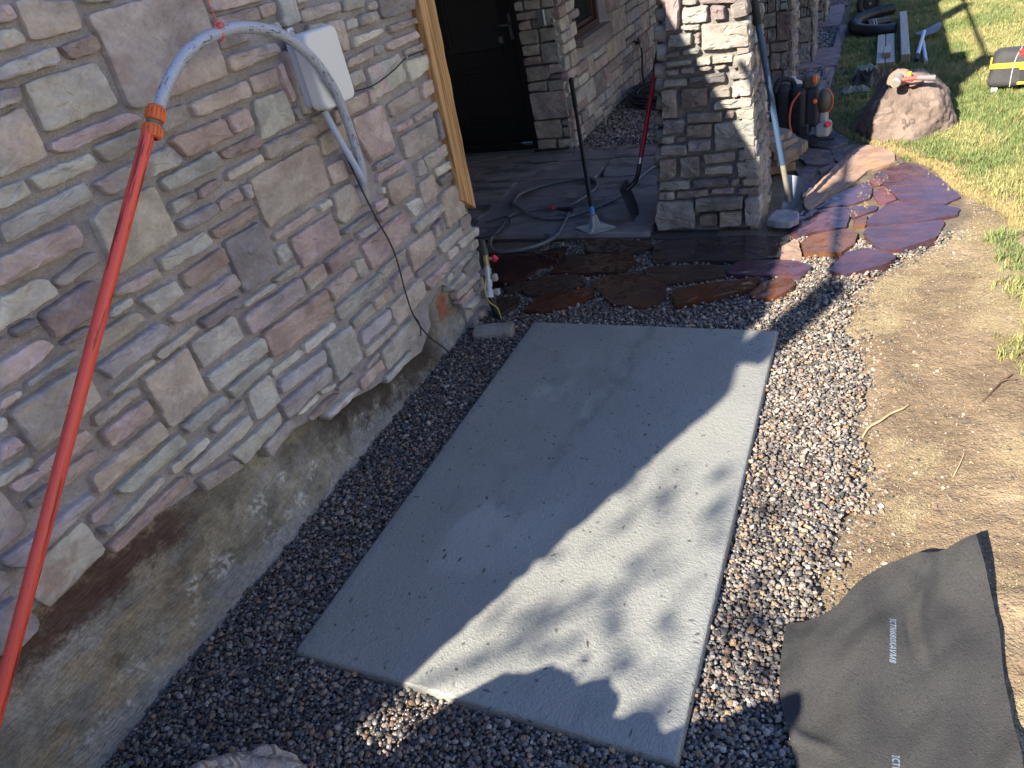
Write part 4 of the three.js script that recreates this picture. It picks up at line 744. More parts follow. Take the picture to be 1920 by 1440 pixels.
const PCUM = [0.16, 0.3, 0.46, 0.6, 0.66, 0.71, 0.76, 0.82, 0.9, 0.95, 1];
function pebbles(name, label, spots, geo, material, tint) {
  const im = new THREE.InstancedMesh(geo, material, spots.length), q = new THREE.Quaternion(), e = new THREE.Euler(), m = new THREE.Matrix4(), r = rng(spots.length), c = new THREE.Color();
  spots.forEach(([x, y, z, s], i) => { e.set((r() - 0.5) * 1.3, r() * 6.28, (r() - 0.5) * 1.3); q.setFromEuler(e); m.compose(V(x, y, z), q, V(s * (0.8 + 0.5 * r()), s * (0.8 + 0.3 * r()), s * (0.8 + 0.5 * r()))); im.setMatrixAt(i, m); const f = r(), k = PCUM.findIndex((t) => f <= t), g = (0.75 + 0.5 * r()); c.setRGB(PEB[k][0] * g * tint[0], PEB[k][1] * g * tint[1], PEB[k][2] * g * tint[2]); im.setColorAt(i, c); });
  shade(im); im.name = name; im.userData.kind = 'stuff'; tag(im, label, 'gravel'); scene.add(im); return im;
}
{
  const r = rng(73), dry = [], wet = [], porch = [], inSlab = (x, z) => x > -1.483 && x < -0.292 && z < -0.866 && z > -2.886;
  for (let layer = 0; layer < 3; layer++) { const st = [0.0108, 0.0102, 0.02][layer];
    for (let z = -3.98; z < -0.1; z += st) for (let x = -1.9; x < 0.75; x += st) {
      const X = x + (r() - 0.5) * st * 1.3, Z = z + (r() - 0.5) * st * 1.3, s = layer < 2 ? 0.0040 + 0.0036 * r() * r() + 0.0010 * r() : 0.0062 + 0.0034 * r();
      if (layer === 2 && r() < 0.55) continue;
      if (Z > -0.1 || inSlab(X, Z) || X > 0.3 && Z > -3.5 && r() < 0.9) continue;
      const e = X - lerpZ(DIRT, Z) + 0.05 * n3(X * 9, Z * 9, 5) + 0.02 * n3(X * 30, Z * 30, 5);
      if (e > -0.015 && r() > 0.55 * Math.exp(-(e + 0.015) * 28)) continue;
      if (Z < -3.25 && X < -1.83 || Z < -3.9 && X < -0.3) continue;
      let skip = false; for (const f of flags) if (inside(f, X, Z)) { skip = true; break; } if (skip) continue;
      const y = (e > 0 ? groundH(X, Z) : -0.036 + 0.010 * layer) + 0.007 * n3(X * 3, Z * 3, 8) + 0.004 * r();
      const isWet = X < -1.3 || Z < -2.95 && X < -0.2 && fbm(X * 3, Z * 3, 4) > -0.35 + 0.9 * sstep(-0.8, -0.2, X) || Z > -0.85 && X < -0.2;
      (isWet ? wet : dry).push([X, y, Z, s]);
    }
  }
  for (let layer = 0; layer < 2; layer++) for (let z = -12.5; z < -5.72; z += 0.026) for (let x = -2.3; x < -0.3; x += 0.026) {
    const X = x + (r() - 0.5) * 0.03, Z = z + (r() - 0.5) * 0.03; if (X > -0.62 && Z > -6.5 + 0.8 * (X + 0.3) && Z > -6.3) continue;
    if (X > -1.2 && (Z < -7.72 && Z > -8.5 || Z < -9.62 && Z > -10.9) || X > -0.4 && Z > -9.6) continue;
    if (X > -1.2 && X < -0.62 && (Z < -7.1 && Z > -7.6)) continue;
    porch.push([X, -0.035 + 0.014 * layer + 0.004 * r(), Z, 0.0105 + 0.007 * r()]);
  }
  const strewn = []; for (let i = 0; i < 5200; i++) { const z = -0.9 - 3.6 * r(), x = lerpZ(DIRT, z) + 0.02 + 1.2 * r() * r(), k = r(); if (fbm(x * 3, z * 3, 91, 2) < -0.25 && r() < 0.7) continue; let hit = false; for (const f of flags) if (inside(f, x, z)) hit = true; if (!hit) strewn.push([x, groundH(x, z) + 0.0005, z, k < 0.93 ? 0.0012 + 0.0022 * r() : 0.004 + 0.004 * r()]); }
  pebbles('dirt_pebbles', 'small stones and crumbs strewn over the bare dirt', strewn, pebbleGeo(4), pebMat, [1.1, 1.0, 0.86]);
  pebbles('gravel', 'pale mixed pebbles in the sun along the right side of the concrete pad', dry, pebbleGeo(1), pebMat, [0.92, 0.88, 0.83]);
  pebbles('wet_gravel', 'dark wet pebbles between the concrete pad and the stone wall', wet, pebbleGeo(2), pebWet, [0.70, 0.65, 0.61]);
  pebbles('porch_gravel', 'bluish grey crushed stone beside the window wall and far pillars', porch, pebbleGeo(3), pebMat, [0.9, 0.92, 0.95]);
}

// ---------- lawn ----------
{
  const r = rng(79), blades = (n, hgt, wd, spread, flat) => { const p = [], ix = []; for (let i = 0; i < n; i++) { const a = r() * 6.28, d = r() * spread, x = Math.cos(a) * d, z = Math.sin(a) * d, b = r() * 6.28, l = hgt * (0.5 + 0.7 * r()), w = wd * (0.7 + 0.6 * r()), lean = l * (flat ? 1 : 0.25 + 0.8 * r()), c = Math.cos(b), s = Math.sin(b), up = flat ? 0.15 : 1, o = p.length / 3;
    p.push(x - s * w, 0, z + c * w, x + s * w, 0, z - c * w, x + c * lean * 0.35 - s * w * 0.8, l * 0.6 * up, z + s * lean * 0.35 + c * w * 0.8, x + c * lean * 0.35 + s * w * 0.8, l * 0.6 * up, z + s * lean * 0.35 - c * w * 0.8, x + c * lean, l * 0.95 * up, z + s * lean); ix.push(o, o + 1, o + 2, o + 1, o + 3, o + 2, o + 2, o + 3, o + 4); }
    const g = new THREE.BufferGeometry(); g.setAttribute('position', new THREE.Float32BufferAttribute(p, 3)); g.setIndex(ix); g.computeVertexNormals(); return g; };
  const scatter = (name, label, cat, geo, material, spots, color) => { const im = new THREE.InstancedMesh(geo, material, spots.length), m = new THREE.Matrix4(), q = new THREE.Quaternion(), c = new THREE.Color(); spots.forEach((s, i) => { q.setFromAxisAngle(V(0, 1, 0), r() * 6.28); m.compose(V(s[0], s[1], s[2]), q, V(s[3], s[3] * (0.7 + 0.6 * r()), s[3])); im.setMatrixAt(i, m); c.setRGB(...color(s)); im.setColorAt(i, c); }); shade(im); im.name = name; im.userData.kind = 'stuff'; tag(im, label, cat); scene.add(im); };
  const gm = mat([1, 1, 1], { physical: true, roughness: 0.75, side: THREE.DoubleSide }), spots = [], straw = [], clip = [];
  for (let i = 0; i < 150000; i++) { const z = -2.4 - Math.pow(r(), 1.15) * 12.5, x = -0.4 + r() * (z < -5 ? 3.2 : 2.2); const g = grassAt(x, z); if (z < -5.2 && x < -0.28) continue; if (r() > g * (0.35 + 0.65 * sstep(-0.4, 0.05, fbm(x * 3.3, z * 3.3, 21, 3) + (z < -4.3 ? 0.25 : -0.12)))) continue; if (z > -4.3 && x < 0.52) continue; spots.push([x, groundH(x, z) - 0.003, z, 0.7 + 0.5 * r()]); }
  for (let i = 0; i < 90000; i++) { const z = -0.85 - 4.5 * r(), x = -0.1 + 1.4 * r(), e = x - lerpZ(DIRT, z); if (e < 0.02) continue; const k = fbm(x * 2.1, z * 2.1, 15, 3) + (z < -2.9 ? 0.28 : -0.12) + 0.25 * sstep(0.25, 0.8, x); if (r() > 0.12 + 0.9 * sstep(-0.05, 0.4, k)) continue; let hit = false; for (const f of flags) if (inside(f, x, z)) hit = true; if (hit) continue; clip.push([x, groundH(x, z) + 0.002, z, 0.5 + 0.8 * r()]); }
  // straw fringe and the dry tufts in the joints at the right edge of the path
  const seams = [[0.02, -4.45, 0.05], [0.05, -4.62, 0.06], [0.10, -4.75, 0.07], [0.17, -5.0, 0.06], [0.02, -4.3, 0.04], [-0.03, -4.2, 0.04], [0.14, -4.5, 0.04], [0.2, -5.15, 0.06], [0.28, -5.0, 0.05], [0.38, -4.75, 0.05], [0.1, -5.3, 0.08], [0.45, -4.55, 0.05]];
  for (const [cx, cz, rad] of seams) for (let i = 0; i < 14; i++) { const a = r() * 6.28, d = 0.8 * rad * Math.sqrt(r()); straw.push([cx + Math.cos(a) * d, -0.004, cz + Math.sin(a) * d * 1.6, 0.16 + 0.22 * r()]); }
  for (let i = 0; i < 5000; i++) { const z = -4.0 - 2.4 * r(), x = lerpZ(GRASS, z) - 0.02 + 0.16 * r() * r(); let on = false; for (const f of flags) if (inside(f, x, z)) on = true; if (!on) straw.push([x, groundH(x, z), z, 0.35 + 0.4 * r()]); }
  for (let i = 0; i < 14000; i++) { const z = -2.4 - r() * 10, x = 0.1 + r() * 2.2; if (r() < grassAt(x, z) * 0.7) straw.push([x, groundH(x, z), z, 0.7 + 0.4 * r()]); }
  scatter('lawn_grass', 'short green and yellowing grass of the lawn on the right', 'grass', blades(9, 0.042, 0.0016, 0.018), gm, spots, ([x, , z]) => { const d = sstep(-0.15, 0.4, fbm(x * 1.3, z * 1.3, 33, 3) + (z < -7 ? 0.25 * sstep(0.6, 1.3, x) : 0)), g = 0.75 + 0.5 * r(); const c = mix3([0.125, 0.172, 0.048], [0.30, 0.275, 0.108], clamp(0.06 + d * 0.8 + 0.35 * (r() - 0.4))); return [c[0] * g, c[1] * g, c[2] * g]; });
  scatter('dry_grass', 'straw coloured dead grass along the flagstones and through the lawn', 'dry grass', blades(8, 0.036, 0.0015, 0.02), gm, straw, () => { const g = 0.7 + 0.6 * r(); return [0.36 * g, 0.275 * g, 0.12 * g]; });
  scatter('grass_clippings', 'dry straw clippings strewn over the bare dirt', 'clippings', blades(5, 0.0075, 0.0008, 0.02, true), gm, clip, () => { const g = 0.65 + 0.7 * r(); return [0.36 * g, 0.28 * g, 0.14 * g]; });
}

// ---------- on the near wall ----------
M.pipe = mat([0.80, 0.095, 0.06], { map: T.scuff.clone(), roughness: 0.42 });
M.pipe.map.repeat.set(1, 0.55);
M.cup = mat([0.78, 0.16, 0.035], { map: T.scuff.clone(), roughness: 0.5 }); M.cup.map.repeat.set(1, 3);
M.hose = mat([0.42, 0.45, 0.52], { map: T.scuff.clone(), roughness: 0.42 }); M.hose.map.repeat.set(5, 1);
M.conduit = mat([0.40, 0.45, 0.56], { roughness: 0.38 });
{
  const t = thing('conduit_pipe', 'long orange pipe leaning on the stone wall with a grey hose arching from its top', 'pipe');
  const a = V(-1.69, 0.24, -0.03), b = V(-1.69, 1.46, -1.352), dir = b.clone().sub(a).normalize();
  part(t, 'pipe', rod([a.x, a.y, a.z], [b.x, b.y, b.z], 0.0165, 0.0165, 24), M.pipe);
  const prof = (l) => l.map(([y, r]) => [r, y]);
  const up = V(0, 0.55, -0.84).normalize(), q = new THREE.Quaternion().setFromUnitVectors(V(0, 1, 0), V(0, 0.72, -0.69).normalize());
  const c1 = lathe(prof([[-0.035, 0.017], [-0.033, 0.022], [-0.03, 0.0235], [-0.004, 0.0235], [0.0, 0.021], [0.0, 0.012]]), 20), c2 = lathe(prof([[0.012, 0.012], [0.012, 0.021], [0.015, 0.0235], [0.048, 0.0215], [0.052, 0.019], [0.052, 0.012]]), 20), band = lathe(prof([[0, 0.018], [0.012, 0.018]]), 20);
  const ribs = []; for (let i = 0; i < 14; i++) { const an = i / 14 * 6.283; ribs.push(new THREE.BoxGeometry(0.004, 0.022, 0.004).translate(Math.cos(an) * 0.0235, -0.017, Math.sin(an) * 0.0235), new THREE.BoxGeometry(0.004, 0.026, 0.004).translate(Math.cos(an) * 0.0225, 0.03, Math.sin(an) * 0.0225)); }
  const cup = part(t, 'coupling', merge([c1, c2, ...ribs]).applyQuaternion(q), M.cup, [-1.69, 1.468, -1.372]);
  part(t, 'coupling_band', band.applyQuaternion(q), mat([0.16, 0.13, 0.10], { roughness: 0.8 }), [-1.69, 1.468, -1.372]);
  const hp = [[-1.69, 1.49, -1.397], [-1.68, 1.556, -1.474], [-1.675, 1.604, -1.567], [-1.67, 1.624, -1.663], [-1.665, 1.621, -1.79], [-1.662, 1.573, -1.935], [-1.665, 1.478, -2.05], [-1.68, 1.366, -2.129], [-1.705, 1.255, -2.178], [-1.73, 1.133, -2.215], [-1.75, 1.032, -2.235], [-1.785, 0.965, -2.245], [-1.84, 0.93, -2.25]];
  const g = new THREE.TubeGeometry(curve(hp), 420, 0.0165, 16), p = g.attributes.position, n = g.attributes.normal, uv = g.attributes.uv;   // corrugated where it shows its rings, smooth lower down
  for (let i = 0; i < p.count; i++) { const s = uv.getX(i), k = 0.0009 * Math.sin(s * 210 * 6.283 / 2) * sstep(0.52, 0.4, s); p.setXYZ(i, p.getX(i) + n.getX(i) * k, p.getY(i) + n.getY(i) * k, p.getZ(i) + n.getZ(i) * k); }
  g.computeVertexNormals(); part(t, 'hose', g, M.hose);
}
{
  const t = thing('hanging_string', 'thin pink string tied round the grey hose and running up the wall', 'string');
  const m = mat([0.75, 0.13, 0.14], { roughness: 0.7 });
  part(t, 'cord', rod([-1.655, 1.64, -1.69], [-1.66, 2.4, -1.64], 0.0017, 0.0017, 6), m);
  const loop = (r, ax, ay, x, y, z) => new THREE.TorusGeometry(r, 0.0018, 6, 20).rotateX(ax).rotateY(ay).translate(x, y, z);
  part(t, 'knot', merge([loop(0.0185, 0, 0.15, -1.672, 1.623, -1.69), loop(0.0185, 0, 0.35, -1.672, 1.623, -1.692), loop(0.009, 0.6, 1.2, -1.652, 1.646, -1.683), loop(0.008, -0.5, 1.8, -1.652, 1.645, -1.7), new THREE.SphereGeometry(0.006, 8, 6).translate(-1.653, 1.641, -1.691)]), m);
}
{
  const t = thing('utility_box', 'white plastic utility box on the stone wall with curved lines on its lid', 'utility box', [-1.79, 1.425, -2.178], Math.PI / 2);
  const face = new THREE.Shape(), w = 0.084, h = 0.114, r = 0.022; face.moveTo(-w + r, -h); face.lineTo(w - r, -h); face.quadraticCurveTo(w, -h, w, -h + r); face.lineTo(w * 0.97, h - r); face.quadraticCurveTo(w * 0.97, h, w * 0.97 - r, h); face.lineTo(-w + r, h); face.quadraticCurveTo(-w, h, -w, h - r); face.lineTo(-w, -h + r); face.quadraticCurveTo(-w, -h, -w + r, -h);
  const lid = new THREE.ExtrudeGeometry(face, { depth: 0.034, bevelEnabled: true, bevelSize: 0.011, bevelThickness: 0.016, bevelSegments: 5, curveSegments: 8 }); lid.translate(0, 0, 0.042);
  const back = new THREE.ExtrudeGeometry(face, { depth: 0.03, bevelEnabled: false, curveSegments: 8 }); back.scale(0.97, 0.98, 1); back.translate(-0.004, 0, 0);
  part(t, 'lid', lid, M.white); part(t, 'back_case', back, mat([0.52, 0.54, 0.57], { roughness: 0.5 }));
  part(t, 'mounting_tab', merge([box(0.03, 0.03, 0.01, -0.05, 0.13, 0.006), lathe([[0.004, -0.002], [0.008, -0.002], [0.008, 0.004], [0.004, 0.004]], 12).rotateX(Math.PI / 2).translate(-0.05, 0.133, 0.013)]), M.white);
  const ln = mat([0.30, 0.31, 0.33]), lines = [];
  for (const [x0, x1, b] of [[-0.028, -0.012, 0.012], [-0.008, 0.004, 0.016]]) lines.push(tube([[x0, 0.118, 0.0895], [x0 + b, 0.04, 0.0905], [x1 + b, -0.03, 0.0905], [x1, -0.09, 0.0902]], 0.0011, 24, 5));
  for (const k of [0, 1]) lines.push(tube([[0.082, 0.032 - 0.035 * k, 0.0885], [0.05, 0.005 - 0.03 * k, 0.0905], [0.025 + 0.01 * k, -0.05 - 0.02 * k, 0.0905], [0.018 + 0.012 * k, -0.1, 0.0895]], 0.0011, 24, 5));
  part(t, 'trim_line', merge(lines), ln);
  for (const y of [0.022, -0.005]) part(t, 'clip', box(0.007, 0.004, 0.01, 0.093, y, 0.055, 0.001), M.black);
}
{
  const t = thing('conduit_tube', 'bluish grey tube running from the utility box down to the wall', 'tube');
  part(t, 'tube_body', tube([[-1.745, 1.335, -2.118], [-1.745, 1.29, -2.126], [-1.745, 1.17, -2.162], [-1.745, 1.065, -2.2], [-1.76, 0.99, -2.235], [-1.80, 0.955, -2.25]], 0.0125, 60, 14), M.conduit);
  part(t, 'collar', merge([rod([-1.746, 1.322, -2.12], [-1.746, 1.308, -2.123], 0.0155, 0.0155, 16), rod([-1.746, 1.303, -2.124], [-1.746, 1.299, -2.125], 0.0145, 0.0145, 16)]), M.black);
  part(t, 'wall_putty', displace(new THREE.SphereGeometry(0.05, 16, 12).scale(0.5, 0.9, 0.8), (x, y, z) => [x, y + 0.008 * n3(x * 40, y * 40, z * 40), z + 0.006 * n3(z * 40, y * 40, 3)]).translate(-1.80, 0.935, -2.255), mat([0.33, 0.31, 0.29], { roughness: 0.95 }));
}
{
  const c = thing('wall_cable', 'thin black cable hanging down the stone wall to the gravel', 'cable');
  part(c, 'cable_run', tube([[-1.775, 1.30, -2.15], [-1.775, 1.24, -2.165], [-1.772, 1.1, -2.2], [-1.765, 1.033, -2.205], [-1.765, 0.862, -2.245], [-1.765, 0.669, -2.3], [-1.765, 0.473, -2.295], [-1.765, 0.36, -2.302], [-1.765, 0.218, -2.36], [-1.78, 0.07, -2.48], [-1.79, -0.02, -2.54], [-1.73, -0.03, -2.47], [-1.66, -0.035, -2.4]], 0.0035, 120, 8), M.rubber);
  part(c, 'cable_branch', tube([[-1.765, 0.36, -2.302], [-1.768, 0.3, -2.33], [-1.775, 0.235, -2.325]], 0.003, 16, 6), M.rubber);
  const d = thing('side_cable', 'short dark cable crossing the stones from the utility box to the timber post', 'cable');
  part(d, 'cable_run', tube([[-1.765, 1.305, -2.265], [-1.765, 1.304, -2.348], [-1.765, 1.293, -2.483], [-1.765, 1.31, -2.65], [-1.765, 1.332, -2.767], [-1.768, 1.33, -2.86], [-1.775, 1.324, -2.96]], 0.003, 50, 7), M.rubber);
  part(d, 'cable_staple', box(0.012, 0.012, 0.006, -1.765, 1.334, -2.767, 0.002), M.steel);
}
{
  const t = thing('water_spigot', 'upright grey and black water pipe with a red valve at the wall corner', 'standpipe');
  const A = [-1.716, -0.06, -2.962], pts = [A, [-1.742, 0.095, -2.95], [-1.742, 0.17, -2.975], [-1.74, 0.292, -3.004], [-1.74, 0.40, -3.01]];
  part(t, 'black_pipe', rod(A, [-1.74, 0.10, -2.95], 0.026, 0.019, 16), M.black);
  part(t, 'coupling', merge([rod([-1.74, 0.098, -2.95], [-1.74, 0.135, -2.962], 0.022), rod([-1.74, 0.15, -2.967], [-1.74, 0.185, -2.98], 0.0185)]), mat([0.40, 0.42, 0.45], { roughness: 0.45 }));
  part(t, 'galvanised_pipe', merge([rod([-1.74, 0.134, -2.962], [-1.74, 0.26, -2.995], 0.0155), rod([-1.74, 0.215, -2.985], [-1.74, 0.245, -2.992], 0.0205, 0.0205, 6)]), mat([0.42, 0.45, 0.48], { metalness: 0.5, roughness: 0.4 }));
  part(t, 'brass_valve', merge([rod([-1.74, 0.258, -2.995], [-1.74, 0.32, -3.005], 0.0145), rod([-1.74, 0.295, -3.003], [-1.705, 0.292, -3.01], 0.008)]), mat([0.42, 0.33, 0.18], { metalness: 0.6, roughness: 0.45 }));
  part(t, 'red_handle', displace(new THREE.SphereGeometry(0.02, 14, 10).scale(1.1, 0.85, 0.6), (x, y, z) => [x, y * (1 + 0.25 * Math.cos(x * 200)), z]).translate(-1.695, 0.292, -3.01), mat([0.62, 0.03, 0.07], { roughness: 0.4 }));
  part(t, 'top_fitting', merge([rod([-1.74, 0.318, -3.005], [-1.74, 0.35, -3.008], 0.017, 0.017, 8), rod([-1.74, 0.35, -3.008], [-1.742, 0.395, -3.01], 0.012)]), mat([0.06, 0.06, 0.065], { roughness: 0.5 }));
  part(t, 'yellow_wire', tube([[-1.748, 0.2, -2.965], [-1.752, 0.12, -2.935], [-1.735, 0.075, -2.93], [-1.70, 0.045, -2.93], [-1.69, -0.03, -2.935]], 0.0025, 30, 6), mat([0.6, 0.47, 0.1]));
  const pc = mat([0.30, 0.295, 0.28]); part(t, 'pipe_clamp', box(0.03, 0.035, 0.03, -1.71, 0.11, -2.985, 0.008), pc); part(t, 'pipe_clamp', box(0.03, 0.04, 0.03, -1.715, 0.185, -3.005, 0.01), pc);
}
{
  const t = thing('concrete_core', 'round grey block of concrete lying in the gravel at the wall corner', 'block', [-1.65, -0.005, -2.76]);
  let g = new THREE.CylinderGeometry(0.045, 0.05, 0.2, 22, 6).rotateZ(Math.PI / 2).rotateY(0.2); g = planarUV(displace(g, (x, y, z) => [x + 0.004 * n3(y * 30, z * 30, 1), y + 0.004 * n3(x * 25, z * 25, 2), z + 0.004 * n3(x * 25, y * 25, 3)]));
  part(t, 'block_body', toCreasedNormals(g, 0.7), mat([0.24, 0.235, 0.21], { map: T.mottle, bumpMap: T.grit, bumpScale: 0.005 }));
}

// ---------- fabric sheet ----------
{
  const cv = document.createElement('canvas'); cv.width = 768; cv.height = 1600; const x = cv.getContext('2d');
  x.fillStyle = '#474645'; x.fillRect(0, 0, 768, 1600);
  const r = rng(83), N = 26000; for (let i = 0; i < N; i++) { const v = r(); x.fillStyle = v < 0.5 ? 'rgba(20,19,18,0.35)' : v < 0.93 ? 'rgba(112,108,102,0.26)' : 'rgba(190,182,165,0.4)'; const s = v < 0.93 ? 1 + 3 * r() : 1.5; x.fillRect(r() * 768, r() * 1600, s * (0.6 + r()), s); }
  for (let i = 0; i < 60; i++) { x.fillStyle = `rgba(150,140,122,${0.015 + 0.02 * r()})`; x.beginPath(); x.ellipse(r() * 768, r() * 1600, 30 + 90 * r(), 20 + 60 * r(), r() * 3, 0, 6.3); x.fill(); }
  const put = (px, pz) => { x.save(); x.translate((px + 0.15) / 0.6 * 768, (pz + 1.8) / 1.25 * 1600); x.rotate(Math.PI / 2); x.scale(0.86, 1); x.font = 'bold 27px sans-serif'; x.fillStyle = '#93a4b8'; x.fillText('ICTN680XAVM8', 0, 0); x.restore(); };
  put(0.152, -1.39); put(0.158, -1.014);
  const map = new THREE.CanvasTexture(cv); map.colorSpace = THREE.SRGBColorSpace; map.anisotropy = 8;
  const weave = T.grit.clone(); weave.repeat.set(1.5, 3);
  const m = mat([0.47, 0.47, 0.48], { map, bumpMap: weave, bumpScale: 0.0016, roughness: 0.92, side: THREE.DoubleSide });
  const top = curve([[-0.098, 0, -1.34], [-0.05, 0, -1.365], [0.012, 0, -1.405], [0.063, 0, -1.485], [0.10, 0, -1.535], [0.144, 0, -1.578], [0.235, 0, -1.615], [0.285, 0, -1.645], [0.358, 0, -1.685]]), left = curve([[-0.0, 0, -0.55], [-0.035, 0, -0.936], [-0.09, 0, -1.116], [-0.10, 0, -1.23], [-0.098, 0, -1.34]]), right = curve([[0.42, 0, -0.55], [0.402, 0, -1.082], [0.393, 0, -1.293], [0.396, 0, -1.416], [0.378, 0, -1.57], [0.358, 0, -1.685]]);
  const nu = 64, nv = 110, pos = [], uv = [], idx = [];
  for (let j = 0; j <= nv; j++) for (let i = 0; i <= nu; i++) {
    const u = i / nu, v = j / nv, l = left.getPointAt(v), rr = right.getPointAt(v), tp = top.getPointAt(u), b = V(mix(-0.0, 0.42, u), 0, -0.55);
    const c = V(mix(l.x, rr.x, u), 0, mix(l.z, rr.z, u)).add(V(mix(b.x, tp.x, v), 0, mix(b.z, tp.z, v))).sub(V(mix(mix(-0.0, 0.42, u), mix(-0.098, 0.358, u), v), 0, mix(-0.55, mix(-1.34, -1.685, u), v)));
    let h = mix(-0.045, -0.012, sstep(-0.03, 0.12, c.x - lerpZ(DIRT, c.z))) + 0.05 * sstep(0, 0.9, c.x - lerpZ(DIRT, c.z)) + 0.034 + 0.018 * n3(c.x * 6, c.z * 2.6, 3) + 0.008 * n3(c.x * 11 + c.z * 6, c.z * 3, 8) + 0.02 * sstep(-0.05, 0.1, c.x) * sstep(0.3, 0.1, c.x);
    h += 0.055 * sstep(0.2, 0.0, Math.hypot(c.x - 0.36, (c.z + 1.69) * 0.8)) + 0.02 * sstep(0.07, 0, Math.hypot(c.x - 0.23, c.z + 1.62));
    const cr = c.x - (0.217 + 0.02 * sstep(-1.45, -1.58, c.z) + 0.01 * Math.sin((c.z + 1.3) * 14)), along = sstep(-1.62, -1.54, c.z) * sstep(-1.22, -1.34, c.z); h += along * (0.013 * Math.exp(-Math.pow((cr - 0.012) / 0.016, 2)) - 0.007 * Math.exp(-Math.pow((cr + 0.008) / 0.009, 2)));
    h += 0.012 * Math.exp(-Math.pow((c.z + 1.0 - (c.x - 0.02) * 0.4) / 0.02, 2)) * sstep(0.1, 0.0, Math.abs(c.x + 0.01)) + 0.012 * Math.exp(-Math.pow((c.x + 0.04 + (c.z + 1.3) * 0.3) / 0.025, 2)) * sstep(-1.37, -1.3, c.z) * sstep(-1.1, -1.2, c.z);
    pos.push(c.x, h, c.z); uv.push((c.x + 0.15) / 0.6, 1 - (c.z + 1.8) / 1.25);
  }
  for (let j = 0; j < nv; j++) for (let i = 0; i < nu; i++) { const a = j * (nu + 1) + i; idx.push(a, a + 1, a + nu + 1, a + 1, a + nu + 2, a + nu + 1); }
  const g = new THREE.BufferGeometry(); g.setAttribute('position', new THREE.Float32BufferAttribute(pos, 3)); g.setAttribute('uv', new THREE.Float32BufferAttribute(uv, 2)); g.setIndex(idx); g.computeVertexNormals();
  const t = thing('landscape_fabric', 'piece of dark grey landscape fabric with printed letters on the gravel edge', 'fabric sheet'); part(t, 'sheet', g, m);
  part(t, 'wire_staple', tube([[0.236, 0.03, -1.568], [0.243, 0.042, -1.585], [0.253, 0.042, -1.582], [0.256, 0.03, -1.565]], 0.0016, 20, 6), M.steel);
}

// ---------- loose stones, roots and wires on the ground ----------
function rock(name, label, at, size, seed, color, map = T.mottle, detail = 5, lichen, shape) {
  let g = displace(new THREE.IcosahedronGeometry(1, detail * 6), (x, y, z) => { if (shape) [x, y, z] = shape(x, y, z); const a = shape ? 0.4 : 1, k = 1 + 0.22 * a * n3(x * 0.9 + seed, y * 0.9, z * 0.9) + 0.09 * a * n3(x * 2.3, y * 2.3 + seed, z * 2.3) + 0.02 * n3(x * 7, y * 7, z * 7 + seed) + 0.012 * n3(x * 19, y * 19, z * 19); return [x * k * size[0], Math.max(y * k, -0.55) * size[1], z * k * size[2]]; });
  g = planarUV(g); paint(g, (x, y, z) => { const m = sstep(-0.3, 0.5, fbm(x * 5, y * 5, z * 5 + seed)), f = 1 + 0.12 * n3(x * 60, y * 60, z * 60); let c = mix3(color, [color[0] * 0.7, color[1] * 0.68, color[2] * 0.68], m); if (lichen) c = mix3(c, lichen, sstep(0.25, 0.5, fbm(x * 9, y * 9, z * 9))); return c.map((q) => q * f); });
  const t = thing(name, label, 'rock', at); part(t, 'rock_body', g, mat([1, 1, 1], { vertexColors: true, map, bumpMap: T.stoneBump, bumpScale: 0.012, roughness: 0.9 })); return t;
}
rock('boulder', 'large reddish brown boulder on the lawn with a cap and hammer on top', [0.245, 0.0, -5.8], [0.315, 0.335, 0.40], 4.2, [0.205, 0.15, 0.122], T.mottle, 5, null, (x, y, z) => { const k = Math.pow(Math.abs(x) ** 2.8 + Math.abs(y) ** 2.8 + Math.abs(z) ** 2.8, -1 / 2.8), t = 1 - 0.3 * Math.max(0, y * k); return [x * k * t + 0.10 * Math.max(0, y * k) * (x < 0 ? 0.2 : -0.2), y * k, z * k * t]; });
rock('pale_rock', 'pale mottled rock at the bottom edge near the foundation', [-1.26, 0.02, -0.33], [0.22, 0.21, 0.2], 2.2, [0.5, 0.42, 0.36], T.mottle, 4, [0.2, 0.15, 0.12]);
rock('tall_boulder', 'tall rounded boulder left of the photographer, outside the picture', [-1.15, 0.28, 0.2], [0.27, 0.64, 0.22], 3.3, [0.3, 0.24, 0.2], T.mottle, 3);
rock('tall_boulder', 'second rounded boulder close to the photographer, outside the picture', [-0.73, 0.29, 0.19], [0.29, 0.64, 0.22], 5.7, [0.3, 0.24, 0.2], T.mottle, 3);
rock('small_rock', 'small pale rock at the bottom edge in front of the concrete pad', [-0.665, -0.02, -0.70], [0.06, 0.03, 0.035], 6.4, [0.42, 0.36, 0.3], T.mottle, 2);
